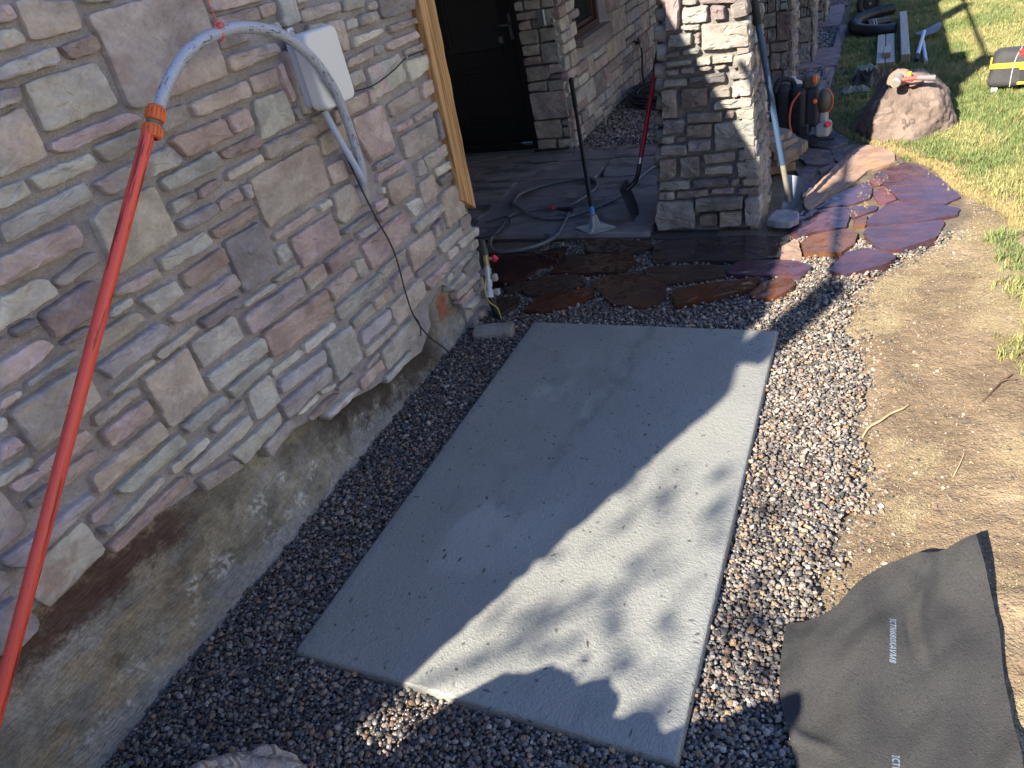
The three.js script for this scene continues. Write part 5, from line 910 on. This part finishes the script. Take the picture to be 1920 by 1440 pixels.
{
  const t = thing('wire_scrap', 'thin bent white wire lying on the dark gravel near the pad corner', 'wire');
  part(t, 'wire_body', tube([[-1.172, -0.03, -0.70], [-1.22, -0.026, -0.657], [-1.268, -0.028, -0.632], [-1.274, -0.026, -0.642], [-1.26, -0.024, -0.66], [-1.188, -0.028, -0.722]], 0.0009, 40, 5), mat([0.6, 0.6, 0.58]));
  const rt = thing('root', 'pale bent root lying across the bare dirt beside the gravel', 'root');
  part(rt, 'root_body', tube([[0.07, 0.005, -2.23], [0.09, 0.012, -2.275], [0.125, 0.012, -2.30], [0.16, 0.014, -2.345], [0.195, 0.012, -2.375], [0.215, 0.004, -2.41]].map(([x, y, z]) => [x, groundH(x, z) + y, z]), 0.0042, 40, 7), mat([0.42, 0.31, 0.17], { map: T.mottle }));
  const tw = thing('twig', 'dark forked twig on the dirt near the lawn edge', 'twig');
  part(tw, 'twig_body', merge([tube([[0.445, 0.006, -2.44], [0.48, 0.015, -2.50], [0.51, 0.014, -2.555], [0.545, 0.018, -2.60]].map(([x, y, z]) => [x, groundH(x, z) + y, z]), 0.0032, 24, 6), tube([[0.505, 0.014, -2.55], [0.525, 0.022, -2.56], [0.55, 0.02, -2.555]].map(([x, y, z]) => [x, groundH(x, z) + y, z]), 0.0024, 12, 6)]), mat([0.11, 0.06, 0.04]));
  const tw2 = thing('straw_stalk', 'thin pale stalk lying on the dirt above the fabric', 'stalk');
  part(tw2, 'stalk_body', tube([[0.335, 0.004, -2.03], [0.35, 0.01, -2.07], [0.365, 0.008, -2.12], [0.372, 0.006, -2.15]].map(([x, y, z]) => [x, groundH(x, z) + y, z]), 0.0016, 20, 5), mat([0.45, 0.34, 0.19]));
}

// ---------- hoses on the porch ----------
{
  const t = thing('garden_hose', 'grey garden hose lying in two loops on the porch floor', 'hose'), y = 0.020;
  const k = (l) => l.map(([x, z, h = 0]) => [x, y + h, z]);
  part(t, 'hose_body', tube(k([[-1.75, -4.24, 0.015], [-1.73, -4.02], [-1.72, -3.9], [-1.79, -3.76], [-1.94, -3.69, -0.005], [-2.07, -3.70, -0.01], [-2.16, -3.83], [-2.17, -4.04], [-2.19, -4.26], [-2.05, -4.34], [-1.83, -4.38], [-1.76, -4.5], [-1.72, -4.75], [-1.8, -4.88], [-1.98, -4.9], [-2.16, -4.82], [-2.29, -4.65], [-2.27, -4.48], [-2.16, -4.32, 0.03], [-2.0, -4.2, 0.01], [-1.8, -4.18], [-1.66, -4.28], [-1.55, -4.42], [-1.49, -4.56], [-1.45, -4.8], [-1.38, -5.1], [-1.2, -5.2]]), 0.0125, 260, 10), mat([0.10, 0.112, 0.125], { roughness: 0.4 }));
  part(t, 'nozzle', merge([rod([-1.77, 0.05, -4.25], [-1.84, 0.045, -4.28], 0.016, 0.012), rod([-1.73, 0.05, -4.24], [-1.77, 0.05, -4.25], 0.019, 0.019, 8), rod([-1.76, 0.05, -4.25], [-1.74, 0.04, -4.33], 0.012, 0.009)]), M.black);
  part(t, 'red_fitting', rod([-1.885, 0.05, -4.30], [-1.925, 0.048, -4.31], 0.016, 0.014), mat([0.4, 0.05, 0.08], { roughness: 0.5 }));
  const b = thing('black_hose_coil', 'coil of black hose lying on the gravel behind the red shovel', 'hose'), turns = [];
  for (let i = 0; i <= 7 * 24; i++) { const a = i / 24 * 6.283, r = 0.27 + 0.035 * Math.sin(i * 0.37) + 0.02 * n3(i * 0.07, 1, 1); turns.push([-1.8 + r * 1.1 * Math.cos(a), 0.0 + 0.014 * (i / 24) + 0.008 * Math.sin(i * 0.7), -7.15 + r * 1.25 * Math.sin(a)]); }
  part(b, 'hose_body', tube(turns, 0.013, 420, 8), M.rubber);
  const f = thing('wall_faucet', 'dark faucet on the window wall with a black hose hanging from it', 'faucet');
  part(f, 'tap', merge([rod([-2.28, 0.39, -7.88], [-2.19, 0.39, -7.88], 0.018), new THREE.TorusGeometry(0.028, 0.006, 8, 16).rotateY(Math.PI / 2).translate(-2.2, 0.41, -7.86), box(0.04, 0.06, 0.04, -2.26, 0.4, -7.88)]), M.black);
  part(f, 'metal_coupling', rod([-2.19, 0.385, -7.885], [-2.185, 0.34, -7.89], 0.016), M.steel);
  part(f, 'hose_drop', tube([[-2.185, 0.345, -7.89], [-2.18, 0.25, -7.88], [-2.17, 0.12, -7.8], [-2.12, 0.03, -7.68], [-2.0, 0.03, -7.5]], 0.011, 40, 8), M.rubber);
  const l = thing('extension_lead', 'small loop of black cord on the porch floor at the wall corner', 'cord');
  part(l, 'cord_body', tube([[-2.33, 0.025, -4.12], [-2.2, 0.03, -4.2], [-2.13, 0.03, -4.08], [-2.14, 0.03, -3.92], [-2.24, 0.028, -3.86], [-2.34, 0.025, -3.9]], 0.006, 40, 7), M.rubber);
}

// ---------- long handled tools leaning about ----------
{
  const t = thing('floor_scraper', 'black handled scraper with a blue collar and grey star shaped foot on the porch', 'scraper');
  const b = V(-1.517, 0.03, -4.045), e = V(-2.195, 0.545, -5.77), d = e.clone().sub(b).normalize(), at = (s) => b.clone().addScaledVector(d, s).toArray(), L = e.distanceTo(b);
  part(t, 'handle', rod(at(0.16), at(L - 0.45), 0.0155, 0.0145), M.black); part(t, 'grip', rod(at(L - 0.45), at(L), 0.018, 0.019), M.blackMatt);
  part(t, 'collar', rod(at(0.085), at(0.165), 0.019, 0.018), mat([0.09, 0.30, 0.55], { roughness: 0.4 }));
  const metal = mat([0.36, 0.38, 0.39], { metalness: 0.3, roughness: 0.5 });
  const fin = (w, h) => { const s = new THREE.Shape([[-w, 0.0], [w, 0.0], [w, 0.008], [0.035, 0.03], [0.017, h], [-0.017, h], [-0.035, 0.03], [-w, 0.008]].map((p) => new THREE.Vector2(...p))); return new THREE.ExtrudeGeometry(s, { depth: 0.009, bevelEnabled: true, bevelSize: 0.0015, bevelThickness: 0.0015, bevelSegments: 1 }).translate(0, 0, -0.0045); };
  part(t, 'foot', merge([fin(0.125, 0.085), fin(0.085, 0.085).rotateY(Math.PI / 2), new THREE.CylinderGeometry(0.135, 0.135, 0.006, 4).scale(1, 1, 0.72).rotateY(0).translate(0, 0.001, 0)]), metal, [-1.505, 0.010, -4.03]);
  part(t, 'socket', rod([-1.505, 0.035, -4.03], at(0.095), 0.021, 0.019), metal);
}
{
  const t = thing('red_shovel', 'red handled shovel with a black grip leaning behind the large pillar', 'shovel');
  const b = V(-1.313, 0.02, -4.17), e = V(-1.125, 1.025, -4.56), d = e.clone().sub(b).normalize(), at = (s) => b.clone().addScaledVector(d, s).toArray(), L = e.distanceTo(b);
  part(t, 'handle', rod(at(0.36), at(L - 0.24), 0.0145), M.red); part(t, 'grip', rod(at(L - 0.24), at(L), 0.0185, 0.018), mat([0.035, 0.036, 0.042], { roughness: 0.7 }));
  part(t, 'ferrule', rod(at(0.325), at(0.362), 0.0155), M.steel);
  const n0 = at(0.33); part(t, 'socket', tube([n0, [n0[0] - 0.012, n0[1] - 0.06, n0[2] + 0.02], [n0[0] - 0.035, n0[1] - 0.11, n0[2] + 0.02], [-1.355, 0.165, -4.23]], 0.0145, 20, 10), M.black);
  // dished blade seen nearly edge on
  const g = new THREE.PlaneGeometry(0.2, 0.24, 14, 16), p = g.attributes.position; for (let i = 0; i < p.count; i++) { const x = p.getX(i), y = p.getY(i), v = (y + 0.12) / 0.24, w = v > 0.25 ? 1 : 0.35 + 0.65 * Math.sqrt(v / 0.25); p.setXYZ(i, x * w, y, 0.35 * x * x / 0.1 * 0.3 + 0.012 * v); } g.computeVertexNormals();
  const sh = part(t, 'blade', g, mat([0.03, 0.03, 0.033], { roughness: 0.5, metalness: 0.3, side: THREE.DoubleSide }), [-1.325, 0.105, -4.19]); sh.rotation.set(-0.35, 1.62, 0, 'YXZ');
}
{
  const t = thing('blue_scoop', 'blue and bare wood handled shovel with a grey scoop against the pillar', 'shovel');
  const b = V(-0.368, 0.06, -4.19), e = V(-0.575, 1.19, -4.22), d = e.clone().sub(b).normalize(), at = (s) => b.clone().addScaledVector(d, s).toArray(), L = e.distanceTo(b);
  part(t, 'bare_wood', rod(at(0.02), at(0.24), 0.0145), mat([0.5, 0.46, 0.42], { map: T.lumber, roughness: 0.8 }));
  part(t, 'handle', rod(at(0.24), at(L - 0.16), 0.0155), mat([0.026, 0.058, 0.115], { roughness: 0.65 })); part(t, 'grip', rod(at(L - 0.16), at(L + 0.1), 0.021), M.blackMatt);
  const g = new THREE.PlaneGeometry(0.125, 0.22, 16, 20), p = g.attributes.position; for (let i = 0; i < p.count; i++) { const x = p.getX(i), y = p.getY(i), v = (y + 0.11) / 0.22, w = 0.62 + 0.38 * v, q = Math.abs(x) / 0.075; p.setXYZ(i, x * w, y, 0.045 * q * q * q * (0.6 + 0.4 * v)); } g.computeVertexNormals();
  const s = part(t, 'scoop_blade', g, mat([0.20, 0.235, 0.28], { metalness: 0.3, roughness: 0.5, side: THREE.DoubleSide }), [-0.352, 0.105, -4.215]); s.rotation.set(-0.3, -0.35, -0.2);
}

// ---------- stacked flat stones and the loose one ----------
{
  const r = rng(89), lay = [[0.0, 0.075, -0.50, -4.86, 0.13, 0.15], [0.08, 0.07, -0.485, -4.84, 0.12, 0.14], [0.155, 0.065, -0.465, -4.85, 0.16, 0.17], [0.225, 0.045, -0.50, -4.85, 0.12, 0.14], [0.275, 0.045, -0.49, -4.86, 0.145, 0.16], [0.325, 0.04, -0.52, -4.86, 0.10, 0.14]];
  const words = ['bottom stone', 'second stone from the bottom', 'widest stone, third from the bottom,', 'fourth stone from the bottom', 'second stone from the top', 'top stone'];
  lay.forEach(([y, h, x, z, a, b], i) => { y *= 0.72; h *= 0.7; z -= 0.12; x -= 0.03; if (i > 3) { a *= 0.75; b *= 0.8; x -= 0.04; }
    const q = []; for (let k = 0; k < 9; k++) { const an = k / 9 * 6.283 + 0.3 * r(), f = 0.85 + 0.3 * r(); q.push([Math.cos(an) * a * f, Math.sin(an) * b * f]); }
    const col = mix3([0.27, 0.19, 0.125], [0.33, 0.27, 0.22], r()), { geo, at } = stoneGeo(q, h, seedN++, col, { seg: 0.03, relief: 0.006, back: 0, wob: 0.012, rim: 0.6 }); geo.rotateX(-Math.PI / 2); geo.rotateY(0.5 * (r() - 0.5));
    const t = thing('flat_stone', `${words[i]} of the tan flat stone stack behind the large pillar`, 'flat stone', [x, y + 0.012, z], 0, 'flat stones stacked behind the pillar'); part(t, 'stone_body', geo, M.stone);
  });
  const q = [[-0.085, -0.06], [-0.03, -0.1], [0.045, -0.105], [0.085, -0.055], [0.08, 0.05], [0.03, 0.09], [-0.05, 0.075]], { geo } = stoneGeo(q, 0.035, seedN++, [0.30, 0.29, 0.31], { seg: 0.016, relief: 0.005, back: 0 }); geo.rotateX(-Math.PI / 2);
  part(thing('loose_flagstone', 'small grey flat stone lying in front of the blue handled scoop', 'flat stone', [-0.385, 0.018, -4.055]), 'stone_body', geo, M.stone);
}

// ---------- backpack blower ----------
{
  const t = thing('backpack_blower', 'black and orange backpack leaf blower standing on the shaded flagstones', 'leaf blower', [-0.43, 0.02, -5.5], -0.15);
  part(t, 'base_plate', merge([box(0.3, 0.025, 0.14, 0.0, 0.02, 0.05, 0.01), box(0.17, 0.018, 0.1, 0.17, 0.03, 0.05, 0.008)]), M.blackMatt);
  part(t, 'harness', merge([box(0.1, 0.36, 0.13, -0.10, 0.22, 0.04, 0.045), box(0.05, 0.34, 0.05, -0.165, 0.22, 0.06, 0.022), tube([[-0.15, 0.36, 0.09], [-0.13, 0.43, 0.06], [-0.06, 0.42, 0.03], [-0.03, 0.36, 0.02]], 0.018, 20, 8)]), M.blackMatt);
  part(t, 'fan_housing', merge([box(0.13, 0.33, 0.16, 0.0, 0.22, 0.03, 0.05)]), mat([0.014, 0.015, 0.018], { roughness: 0.6 }));
  const rib = box(0.05, 0.005, 0.012, 0.0, 0, 0.112, 0.002); for (let i = 0; i < 16; i++) { const m = part(t, 'louvre', rib, M.black); m.position.y = 0.10 + i * 0.0145; }
  part(t, 'orange_trim', tube([[0.02, 0.36, 0.115], [-0.025, 0.29, 0.13], [-0.04, 0.2, 0.133], [-0.03, 0.11, 0.13], [0.0, 0.04, 0.122]], 0.0085, 30, 8), mat([0.42, 0.09, 0.06], { roughness: 0.6 }));
  part(t, 'engine', merge([box(0.10, 0.26, 0.13, 0.095, 0.24, 0.03, 0.03), box(0.07, 0.08, 0.1, 0.05, 0.10, 0.06, 0.015)]), mat([0.026, 0.028, 0.034], { roughness: 0.55 }));
  part(t, 'air_filter', new THREE.SphereGeometry(0.07, 20, 14).scale(0.72, 1.15, 0.9).translate(0.165, 0.275, 0.04), mat([0.085, 0.07, 0.05], { roughness: 0.5 }));
  part(t, 'filter_stripe', new THREE.TorusGeometry(0.07, 0.0045, 8, 24, 2.4).rotateZ(-1.1).scale(0.78, 1.17, 1).translate(0.168, 0.275, 0.055), mat([0.72, 0.15, 0.06]));
  part(t, 'top_cover', box(0.1, 0.085, 0.12, 0.07, 0.405, 0.02, 0.03), mat([0.085, 0.07, 0.05], { roughness: 0.55 }));
  part(t, 'orange_lever', box(0.03, 0.045, 0.02, 0.105, 0.43, 0.082, 0.008), mat([0.8, 0.16, 0.05]));
  part(t, 'primer_knob', new THREE.SphereGeometry(0.016, 12, 8).translate(0.115, 0.29, 0.1), mat([0.8, 0.16, 0.05]));
  part(t, 'fuel_tank', merge([box(0.1, 0.1, 0.13, 0.165, 0.085, 0.03, 0.03), box(0.055, 0.09, 0.07, 0.165, 0.17, 0.03, 0.02)]), mat([0.42, 0.40, 0.38], { roughness: 0.35 }));
  part(t, 'fuel_cap', rod([0.20, 0.13, 0.09], [0.215, 0.145, 0.125], 0.02), mat([0.7, 0.03, 0.02], { roughness: 0.4 }));
  const b = thing('pale_jug', 'pale plastic jug partly hidden behind the backpack blower', 'jug', [-0.53, 0.02, -5.95]);
  part(b, 'jug_body', lathe([[0, 0], [0.085, 0], [0.09, 0.02], [0.09, 0.24], [0.07, 0.29], [0.03, 0.31], [0.03, 0.33], [0, 0.33]], 20), mat([0.36, 0.35, 0.30], { roughness: 0.5 }));
}

// ---------- on the boulder ----------
{
  const t = thing('hammer', 'small sledge hammer with a red and grey handle lying on the boulder', 'hammer', [0, 0, 0]);
  part(t, 'hammer_head', merge([rod([0.15, 0.36, -5.46], [0.165, 0.372, -5.56], 0.032, 0.032, 10), rod([0.147, 0.358, -5.455], [0.15, 0.36, -5.462], 0.027, 0.033, 10)]), mat([0.28, 0.26, 0.23], { metalness: 0.3, roughness: 0.6 }));
  part(t, 'handle', rod([0.165, 0.368, -5.50], [0.27, 0.372, -5.50], 0.0135), mat([0.42, 0.06, 0.05], { roughness: 0.5 })); part(t, 'grip', rod([0.27, 0.372, -5.50], [0.375, 0.362, -5.50], 0.0155, 0.018), mat([0.17, 0.15, 0.15], { roughness: 0.8 }));
  const c = thing('cap', 'tan baseball cap with a yellow green badge on the boulder', 'cap', [0.18, 0.325, -5.62]);
  const cm = mat([0.30, 0.19, 0.135], { map: T.mottle, bumpMap: T.grit, bumpScale: 0.003, roughness: 0.95 });
  part(c, 'crown', displace(new THREE.SphereGeometry(0.075, 24, 14, 0, 6.283, 0, 1.62).scale(1.05, 1.1, 0.9), (x, y, z) => [x + 0.006 * n3(x * 20, y * 20, z * 20), y + 0.008 * n3(x * 16, z * 16, 2), z + 0.006 * n3(y * 20, z * 20, 4)]), cm);
  const br = new THREE.CircleGeometry(0.07, 24, 0, Math.PI).rotateX(-Math.PI / 2).rotateY(-Math.PI / 2).scale(1.15, 1, 1), p = br.attributes.position; for (let i = 0; i < p.count; i++) p.setY(i, -0.02 * Math.pow(p.getZ(i) / 0.07, 2) + 0.006);
  br.computeVertexNormals(); const b2 = mat([0.33, 0.18, 0.11], { side: THREE.DoubleSide, roughness: 0.95 }); part(c, 'brim', br, b2, [0.055, 0, 0.01]);
  part(c, 'badge', box(0.03, 0.034, 0.006, 0, 0, 0, 0.003).rotateY(0.9).translate(0.05, 0.055, 0.048), mat([0.55, 0.62, 0.06]));
}

// ---------- things on the lawn ----------
{
  const board = (name, label, x, z0, z1, w, h, y, grp) => { const t = thing(name, label, 'board', [x, y, (z0 + z1) / 2], 0, grp), g = box(w, h, Math.abs(z1 - z0), 0, h / 2, 0, 0.004), p = g.attributes.position, uv = g.attributes.uv, n = g.attributes.normal; for (let i = 0; i < p.count; i++) { uv.setXY(i, (p.getX(i) + p.getY(i) + x) * 3, p.getZ(i) * 0.9); } part(t, 'plank', g, M.lumber); part(t, 'sawn_end', box(w - 0.006, h - 0.006, 0.004, 0, h / 2, Math.abs(z1 - z0) / 2 + 0.0005, 0.001), mat([0.30, 0.20, 0.12], { map: T.mottle })); return t; };
  board('wood_board', 'left board of the short pair of weathered boards on the lawn', 0.067, -7.43, -8.6, 0.066, 0.045, 0, 'boards lying on the lawn');
  board('wood_board', 'right board of the short pair of weathered boards on the lawn', 0.143, -7.43, -8.6, 0.072, 0.045, 0, 'boards lying on the lawn');
  board('wood_beam', 'long square beam lying alone on the lawn right of the boards', 0.262, -7.48, -9.45, 0.068, 0.085, 0);
  board('wood_block', 'short wood block resting on the pair of weathered boards', 0.116, -7.58, -7.82, 0.058, 0.045, 0.049);
  const s = thing('spade', 'grey spade with a short pale blue handle lying on the lawn', 'spade');
  const shp = new THREE.Shape(); shp.moveTo(-0.09, 0); shp.bezierCurveTo(-0.11, 0.14, -0.07, 0.27, 0.0, 0.36); shp.bezierCurveTo(0.07, 0.27, 0.11, 0.14, 0.09, 0); shp.lineTo(0.03, 0.0); shp.lineTo(0.02, -0.06); shp.lineTo(-0.02, -0.06); shp.lineTo(-0.03, 0);
  const bl = new THREE.ExtrudeGeometry(shp, { depth: 0.004, bevelEnabled: false, curveSegments: 12 }).rotateX(-Math.PI / 2); bl.rotateY(-0.35);
  const bp = bl.attributes.position; part(s, 'blade', displace(bl, (x, y, z) => [x, y + 2.2 * x * x, z]), mat([0.13, 0.135, 0.15], { metalness: 0.5, roughness: 0.5 }), [0.43, 0.055, -8.28]);
  part(s, 'handle', rod([0.428, 0.075, -8.36], [0.36, 0.035, -7.62], 0.016), mat([0.42, 0.47, 0.58], { roughness: 0.5 })); part(s, 'end_grip', rod([0.36, 0.035, -7.62], [0.347, 0.03, -7.45], 0.019), M.blackMatt);
  const q = thing('blue_rod', 'short pale blue tool handle crossing under the spade on the lawn', 'handle'); part(q, 'rod_body', rod([0.418, 0.025, -8.2], [0.418, 0.025, -7.45], 0.015), mat([0.36, 0.43, 0.60], { roughness: 0.5 })); part(q, 'rod_end', rod([0.418, 0.025, -7.45], [0.418, 0.025, -7.36], 0.017), mat([0.3, 0.29, 0.3]));
  const b = thing('blower_tube', 'bent black corrugated tube lying on the far lawn', 'tube'), g = new THREE.TubeGeometry(curve([[0.16, 0.06, -9.80], [-0.06, 0.06, -9.62], [-0.18, 0.06, -9.36], [-0.2, 0.06, -9.08], [-0.12, 0.06, -8.86], [0.03, 0.06, -8.73], [0.19, 0.06, -8.70]]), 260, 0.058, 18), p = g.attributes.position, n = g.attributes.normal, u = g.attributes.uv;
  for (let i = 0; i < p.count; i++) { const k = 0.005 * Math.sin(u.getX(i) * 360) * sstep(0.72, 0.62, u.getX(i)); p.setXYZ(i, p.getX(i) + n.getX(i) * k, p.getY(i) + n.getY(i) * k, p.getZ(i) + n.getZ(i) * k); } g.computeVertexNormals(); const bm = M.black.clone(); bm.side = THREE.DoubleSide; part(b, 'tube_body', g, bm);
  const b2 = thing('inner_tube', 'second black blower pipe lying inside the bend of the corrugated tube', 'tube'); part(b2, 'tube_body', rod([-0.08, 0.06, -9.08], [0.13, 0.05, -9.2], 0.05, 0.04), M.black); part(b2, 'band', merge([rod([-0.035, 0.06, -9.105], [-0.025, 0.06, -9.11], 0.0495), rod([-0.01, 0.06, -9.12], [0.0, 0.06, -9.125], 0.049)]), mat([0.3, 0.3, 0.28]));
  const w = thing('cart_wheel', 'black wheel of a small cart at the top edge of the lawn', 'wheel', [-0.08, 0.12, -10.0], 0.25); part(w, 'tyre', new THREE.TorusGeometry(0.1, 0.038, 12, 28), M.rubber); part(w, 'hub', rod([0, 0, -0.03], [0, 0, 0.03], 0.065), M.blackMatt); part(w, 'axle', rod([0, 0, -0.3], [0, 0, 0.05], 0.016), M.dullSteel);
  // heap of cloth, straps and offcuts
  const cloth = (name, label, cat, x, z, sx, sz, h, seed, color, turn) => { const gg = new THREE.PlaneGeometry(1, 1, 34, 34).rotateX(-Math.PI / 2), pp = gg.attributes.position; for (let i = 0; i < pp.count; i++) { const a = pp.getX(i), c = pp.getZ(i), e = 1 - 0.35 * Math.abs(n3(a * 3, c * 3, seed)); pp.setXYZ(i, a * sx * e, h * (0.3 + 0.9 * Math.abs(fbm(a * 4, c * 4, seed, 3))) * sstep(0.5, 0.3, Math.max(Math.abs(a), Math.abs(c))) + 0.012, c * sz * e + 0.1 * sx * n3(a * 2, 3, seed)); } gg.computeVertexNormals(); const t = thing(name, label, cat, [x, 0, z], turn); part(t, 'cloth_body', gg, mat(color, { side: THREE.DoubleSide, roughness: 0.95, bumpMap: T.grit, bumpScale: 0.003, map: T.mottle })); return t; };
  cloth('work_glove', 'pale green and white work gloves dropped on the shaded lawn', 'gloves', -0.04, -7.33, 0.2, 0.16, 0.07, 3, [0.30, 0.40, 0.30], 0.3);
  cloth('tool_belt', 'dark leather tool belt lying on the shaded lawn left of the boulder', 'tool belt', -0.02, -7.05, 0.28, 0.24, 0.1, 7, [0.085, 0.06, 0.045], 0.1);
  cloth('canvas_pouch', 'brown canvas pouch on the lawn behind the boulder', 'pouch', 0.07, -6.9, 0.17, 0.26, 0.14, 12, [0.20, 0.16, 0.12], -0.5);
  cloth('grey_rag', 'grey rag lying on the shaded grass in front of the tool belt', 'rag', -0.10, -6.72, 0.22, 0.13, 0.05, 19, [0.33, 0.33, 0.30], 0.2);
  // tool bag
  const t = thing('tool_bag', 'black and yellow tool bag on wheels with red gear at the right edge', 'tool bag', [1.03, 0.0, -6.42], -0.12), bm2 = mat([0.055, 0.053, 0.055], { map: T.mottle, bumpMap: T.grit, bumpScale: 0.003, roughness: 0.9 }), yl = mat([0.72, 0.52, 0.03], { roughness: 0.7 });
  const bg = displace(new RoundedBoxGeometry(0.5, 0.24, 0.26, 8, 0.045), (x, y, z) => { const k = 1 - 0.25 * sstep(-0.02, 0.12, y); return [x * (1 - 0.08 * sstep(0, 0.12, y)) + 0.006 * n3(x * 9, y * 9, z * 9), y + 0.01 * n3(x * 6, z * 6, 3), z * k]; }); part(t, 'bag_body', planarUV(bg), bm2, [0, 0.155, 0]);
  part(t, 'yellow_band', merge([box(0.485, 0.035, 0.012, 0, 0.19, 0.113, 0.004), box(0.012, 0.035, 0.2, -0.245, 0.19, 0.01, 0.004)]), yl);
  part(t, 'front_pocket', box(0.28, 0.09, 0.03, 0.08, 0.125, 0.135, 0.012), bm2); part(t, 'pocket_trim', merge([box(0.3, 0.018, 0.012, 0.08, 0.075, 0.148, 0.004), box(0.3, 0.012, 0.012, 0.08, 0.172, 0.148, 0.004)]), yl); part(t, 'badge', box(0.085, 0.022, 0.006, 0.03, 0.14, 0.152, 0.002), mat([0.75, 0.45, 0.06]));
  for (const x of [-0.2, 0.0, 0.2]) part(t, 'foot_wheel', rod([x - 0.02, 0.022, 0.09], [x + 0.02, 0.022, 0.09], 0.022), mat([0.35, 0.35, 0.36]));
  part(t, 'zip', tube([[-0.11, 0.05, 0.135], [-0.11, 0.15, 0.128], [-0.10, 0.24, 0.105], [-0.08, 0.285, 0.06], [-0.07, 0.285, -0.03]], 0.003, 24, 6), mat([0.5, 0.47, 0.4]));
  part(t, 'handle', tube([[-0.05, 0.27, 0.0], [-0.02, 0.3, 0.0], [0.03, 0.3, 0.0], [0.06, 0.27, 0.0]], 0.012, 16, 8), M.blackMatt);
  const rg = thing('red_gear', 'bright red cloth spilling from the top of the tool bag', 'cloth', [1.05, 0.262, -6.36]); part(rg, 'cloth_body', displace(new THREE.IcosahedronGeometry(1, 14), (x, y, z) => { const k = 1 + 0.25 * n3(x * 2, y * 2, z * 2) + 0.12 * n3(x * 5, y * 5, z * 5); return [x * k * 0.1, y * k * 0.05, z * k * 0.075]; }), mat([0.68, 0.02, 0.02], { roughness: 0.8 }));
}

// ---------- planting behind the photographer, whose shadows reach the pad ----------
{
  const leaf = (w, l) => { const g = new THREE.BufferGeometry(); g.setAttribute('position', new THREE.Float32BufferAttribute([0, 0, 0, w, l * 0.45, 0.1 * w, 0, l, 0, -w, l * 0.45, 0.1 * w], 3)); g.setIndex([0, 1, 2, 0, 2, 3]); g.computeVertexNormals(); return g; };
  const foliage = (parent, name, spots, w, l, color, r) => { const im = new THREE.InstancedMesh(leaf(w, l), mat(color, { side: THREE.DoubleSide, roughness: 0.8 }), spots.length), q = new THREE.Quaternion(), e = new THREE.Euler(), m = new THREE.Matrix4(); spots.forEach((s, i) => { e.set(r() * 6.3, r() * 6.3, r() * 6.3); q.setFromEuler(e); const k = 0.7 + 0.6 * r(); m.compose(V(...s), q, V(k, k, k)); im.setMatrixAt(i, m); }); shade(im); im.name = name; im.userData.kind = 'stuff'; parent.add(im); };
  const r = rng(97), lump = (cx, cy, cz, rx, ry, rz, n, out) => { for (let i = 0; i < n; i++) { const a = r() * 6.283, u = 2 * r() - 1, d = Math.cbrt(r()) * (1 + 0.16 * n3(a * 1.5, u * 2.5, cx)), s = Math.sqrt(1 - u * u); out.push([cx + Math.cos(a) * s * d * rx, cy + u * d * ry, cz + Math.sin(a) * s * d * rz]); } };
  const g = thing('corner_shrub', 'tall narrow shrub at the near end of the wall, outside the picture', 'shrub'), s1 = []; lump(-1.62, 0.85, 1.33, 0.22, 0.9, 0.24, 9000, s1); part(g, 'stem', rod([-1.62, -0.05, 1.33], [-1.62, 1.3, 1.33], 0.03, 0.012), mat([0.12, 0.08, 0.05])); foliage(g, 'foliage', s1, 0.012, 0.04, [0.05, 0.08, 0.03], r);
  const t = thing('thin_tree', 'thin leafed tree behind the photographer, outside the picture', 'tree'), s3 = [], tx = -5, tz = 5; for (let i = 0; i < 30; i++) { const a = r() * 6.283, d = 0.55 * Math.sqrt(r()), y = 3.2 + 1.5 * r(), b = (y - 4.1); lump(-2.78 - b * 0.5 + Math.cos(a) * d * 0.8, y, 3.95 + b * 1.1 + Math.sin(a) * d, 0.09, 0.08, 0.17, 6, s3); }
  const limbs = [rod([tx, -0.1, tz], [tx, 3.2, tz], 0.11, 0.08), rod([tx, 3.1, tz], [tx + 0.4, 5.4, tz + 0.3], 0.07, 0.015), rod([tx, 2.9, tz], [-3.6, 3.8, 4.5], 0.045, 0.02), rod([-3.6, 3.8, 4.5], [-2.8, 4.2, 3.95], 0.02, 0.008)]; part(t, 'trunk', merge(limbs), mat([0.14, 0.10, 0.07])); foliage(t, 'crown', s3, 0.024, 0.075, [0.09, 0.11, 0.035], r);
}

// neighbouring house across the lawn, to the right of the picture: its sunlit pale wall throws light back on the stonework
{
  const t = thing('neighbour_house', 'pale stucco neighbouring house across the lawn, outside the picture', 'house', [8.2, 0, -3]);
  part(t, 'wall', box(6, 6.2, 26, 3, 3.1, 0, 0.02), mat([0.80, 0.77, 0.72], { bumpMap: T.grit, bumpScale: 0.004, roughness: 0.95 }));
  part(t, 'roof', new THREE.CylinderGeometry(0.01, 4.9, 2.2, 4, 1).rotateY(Math.PI / 4).scale(1, 1, 3.6).translate(3, 7.3, 0), mat([0.12, 0.10, 0.09], { roughness: 0.9 }));
  for (const z of [-8, -3, 2, 7]) part(t, 'window', box(0.08, 1.3, 1.1, -0.02, 1.7, z, 0.01), M.glass);
}

renderer.render(scene, camera);
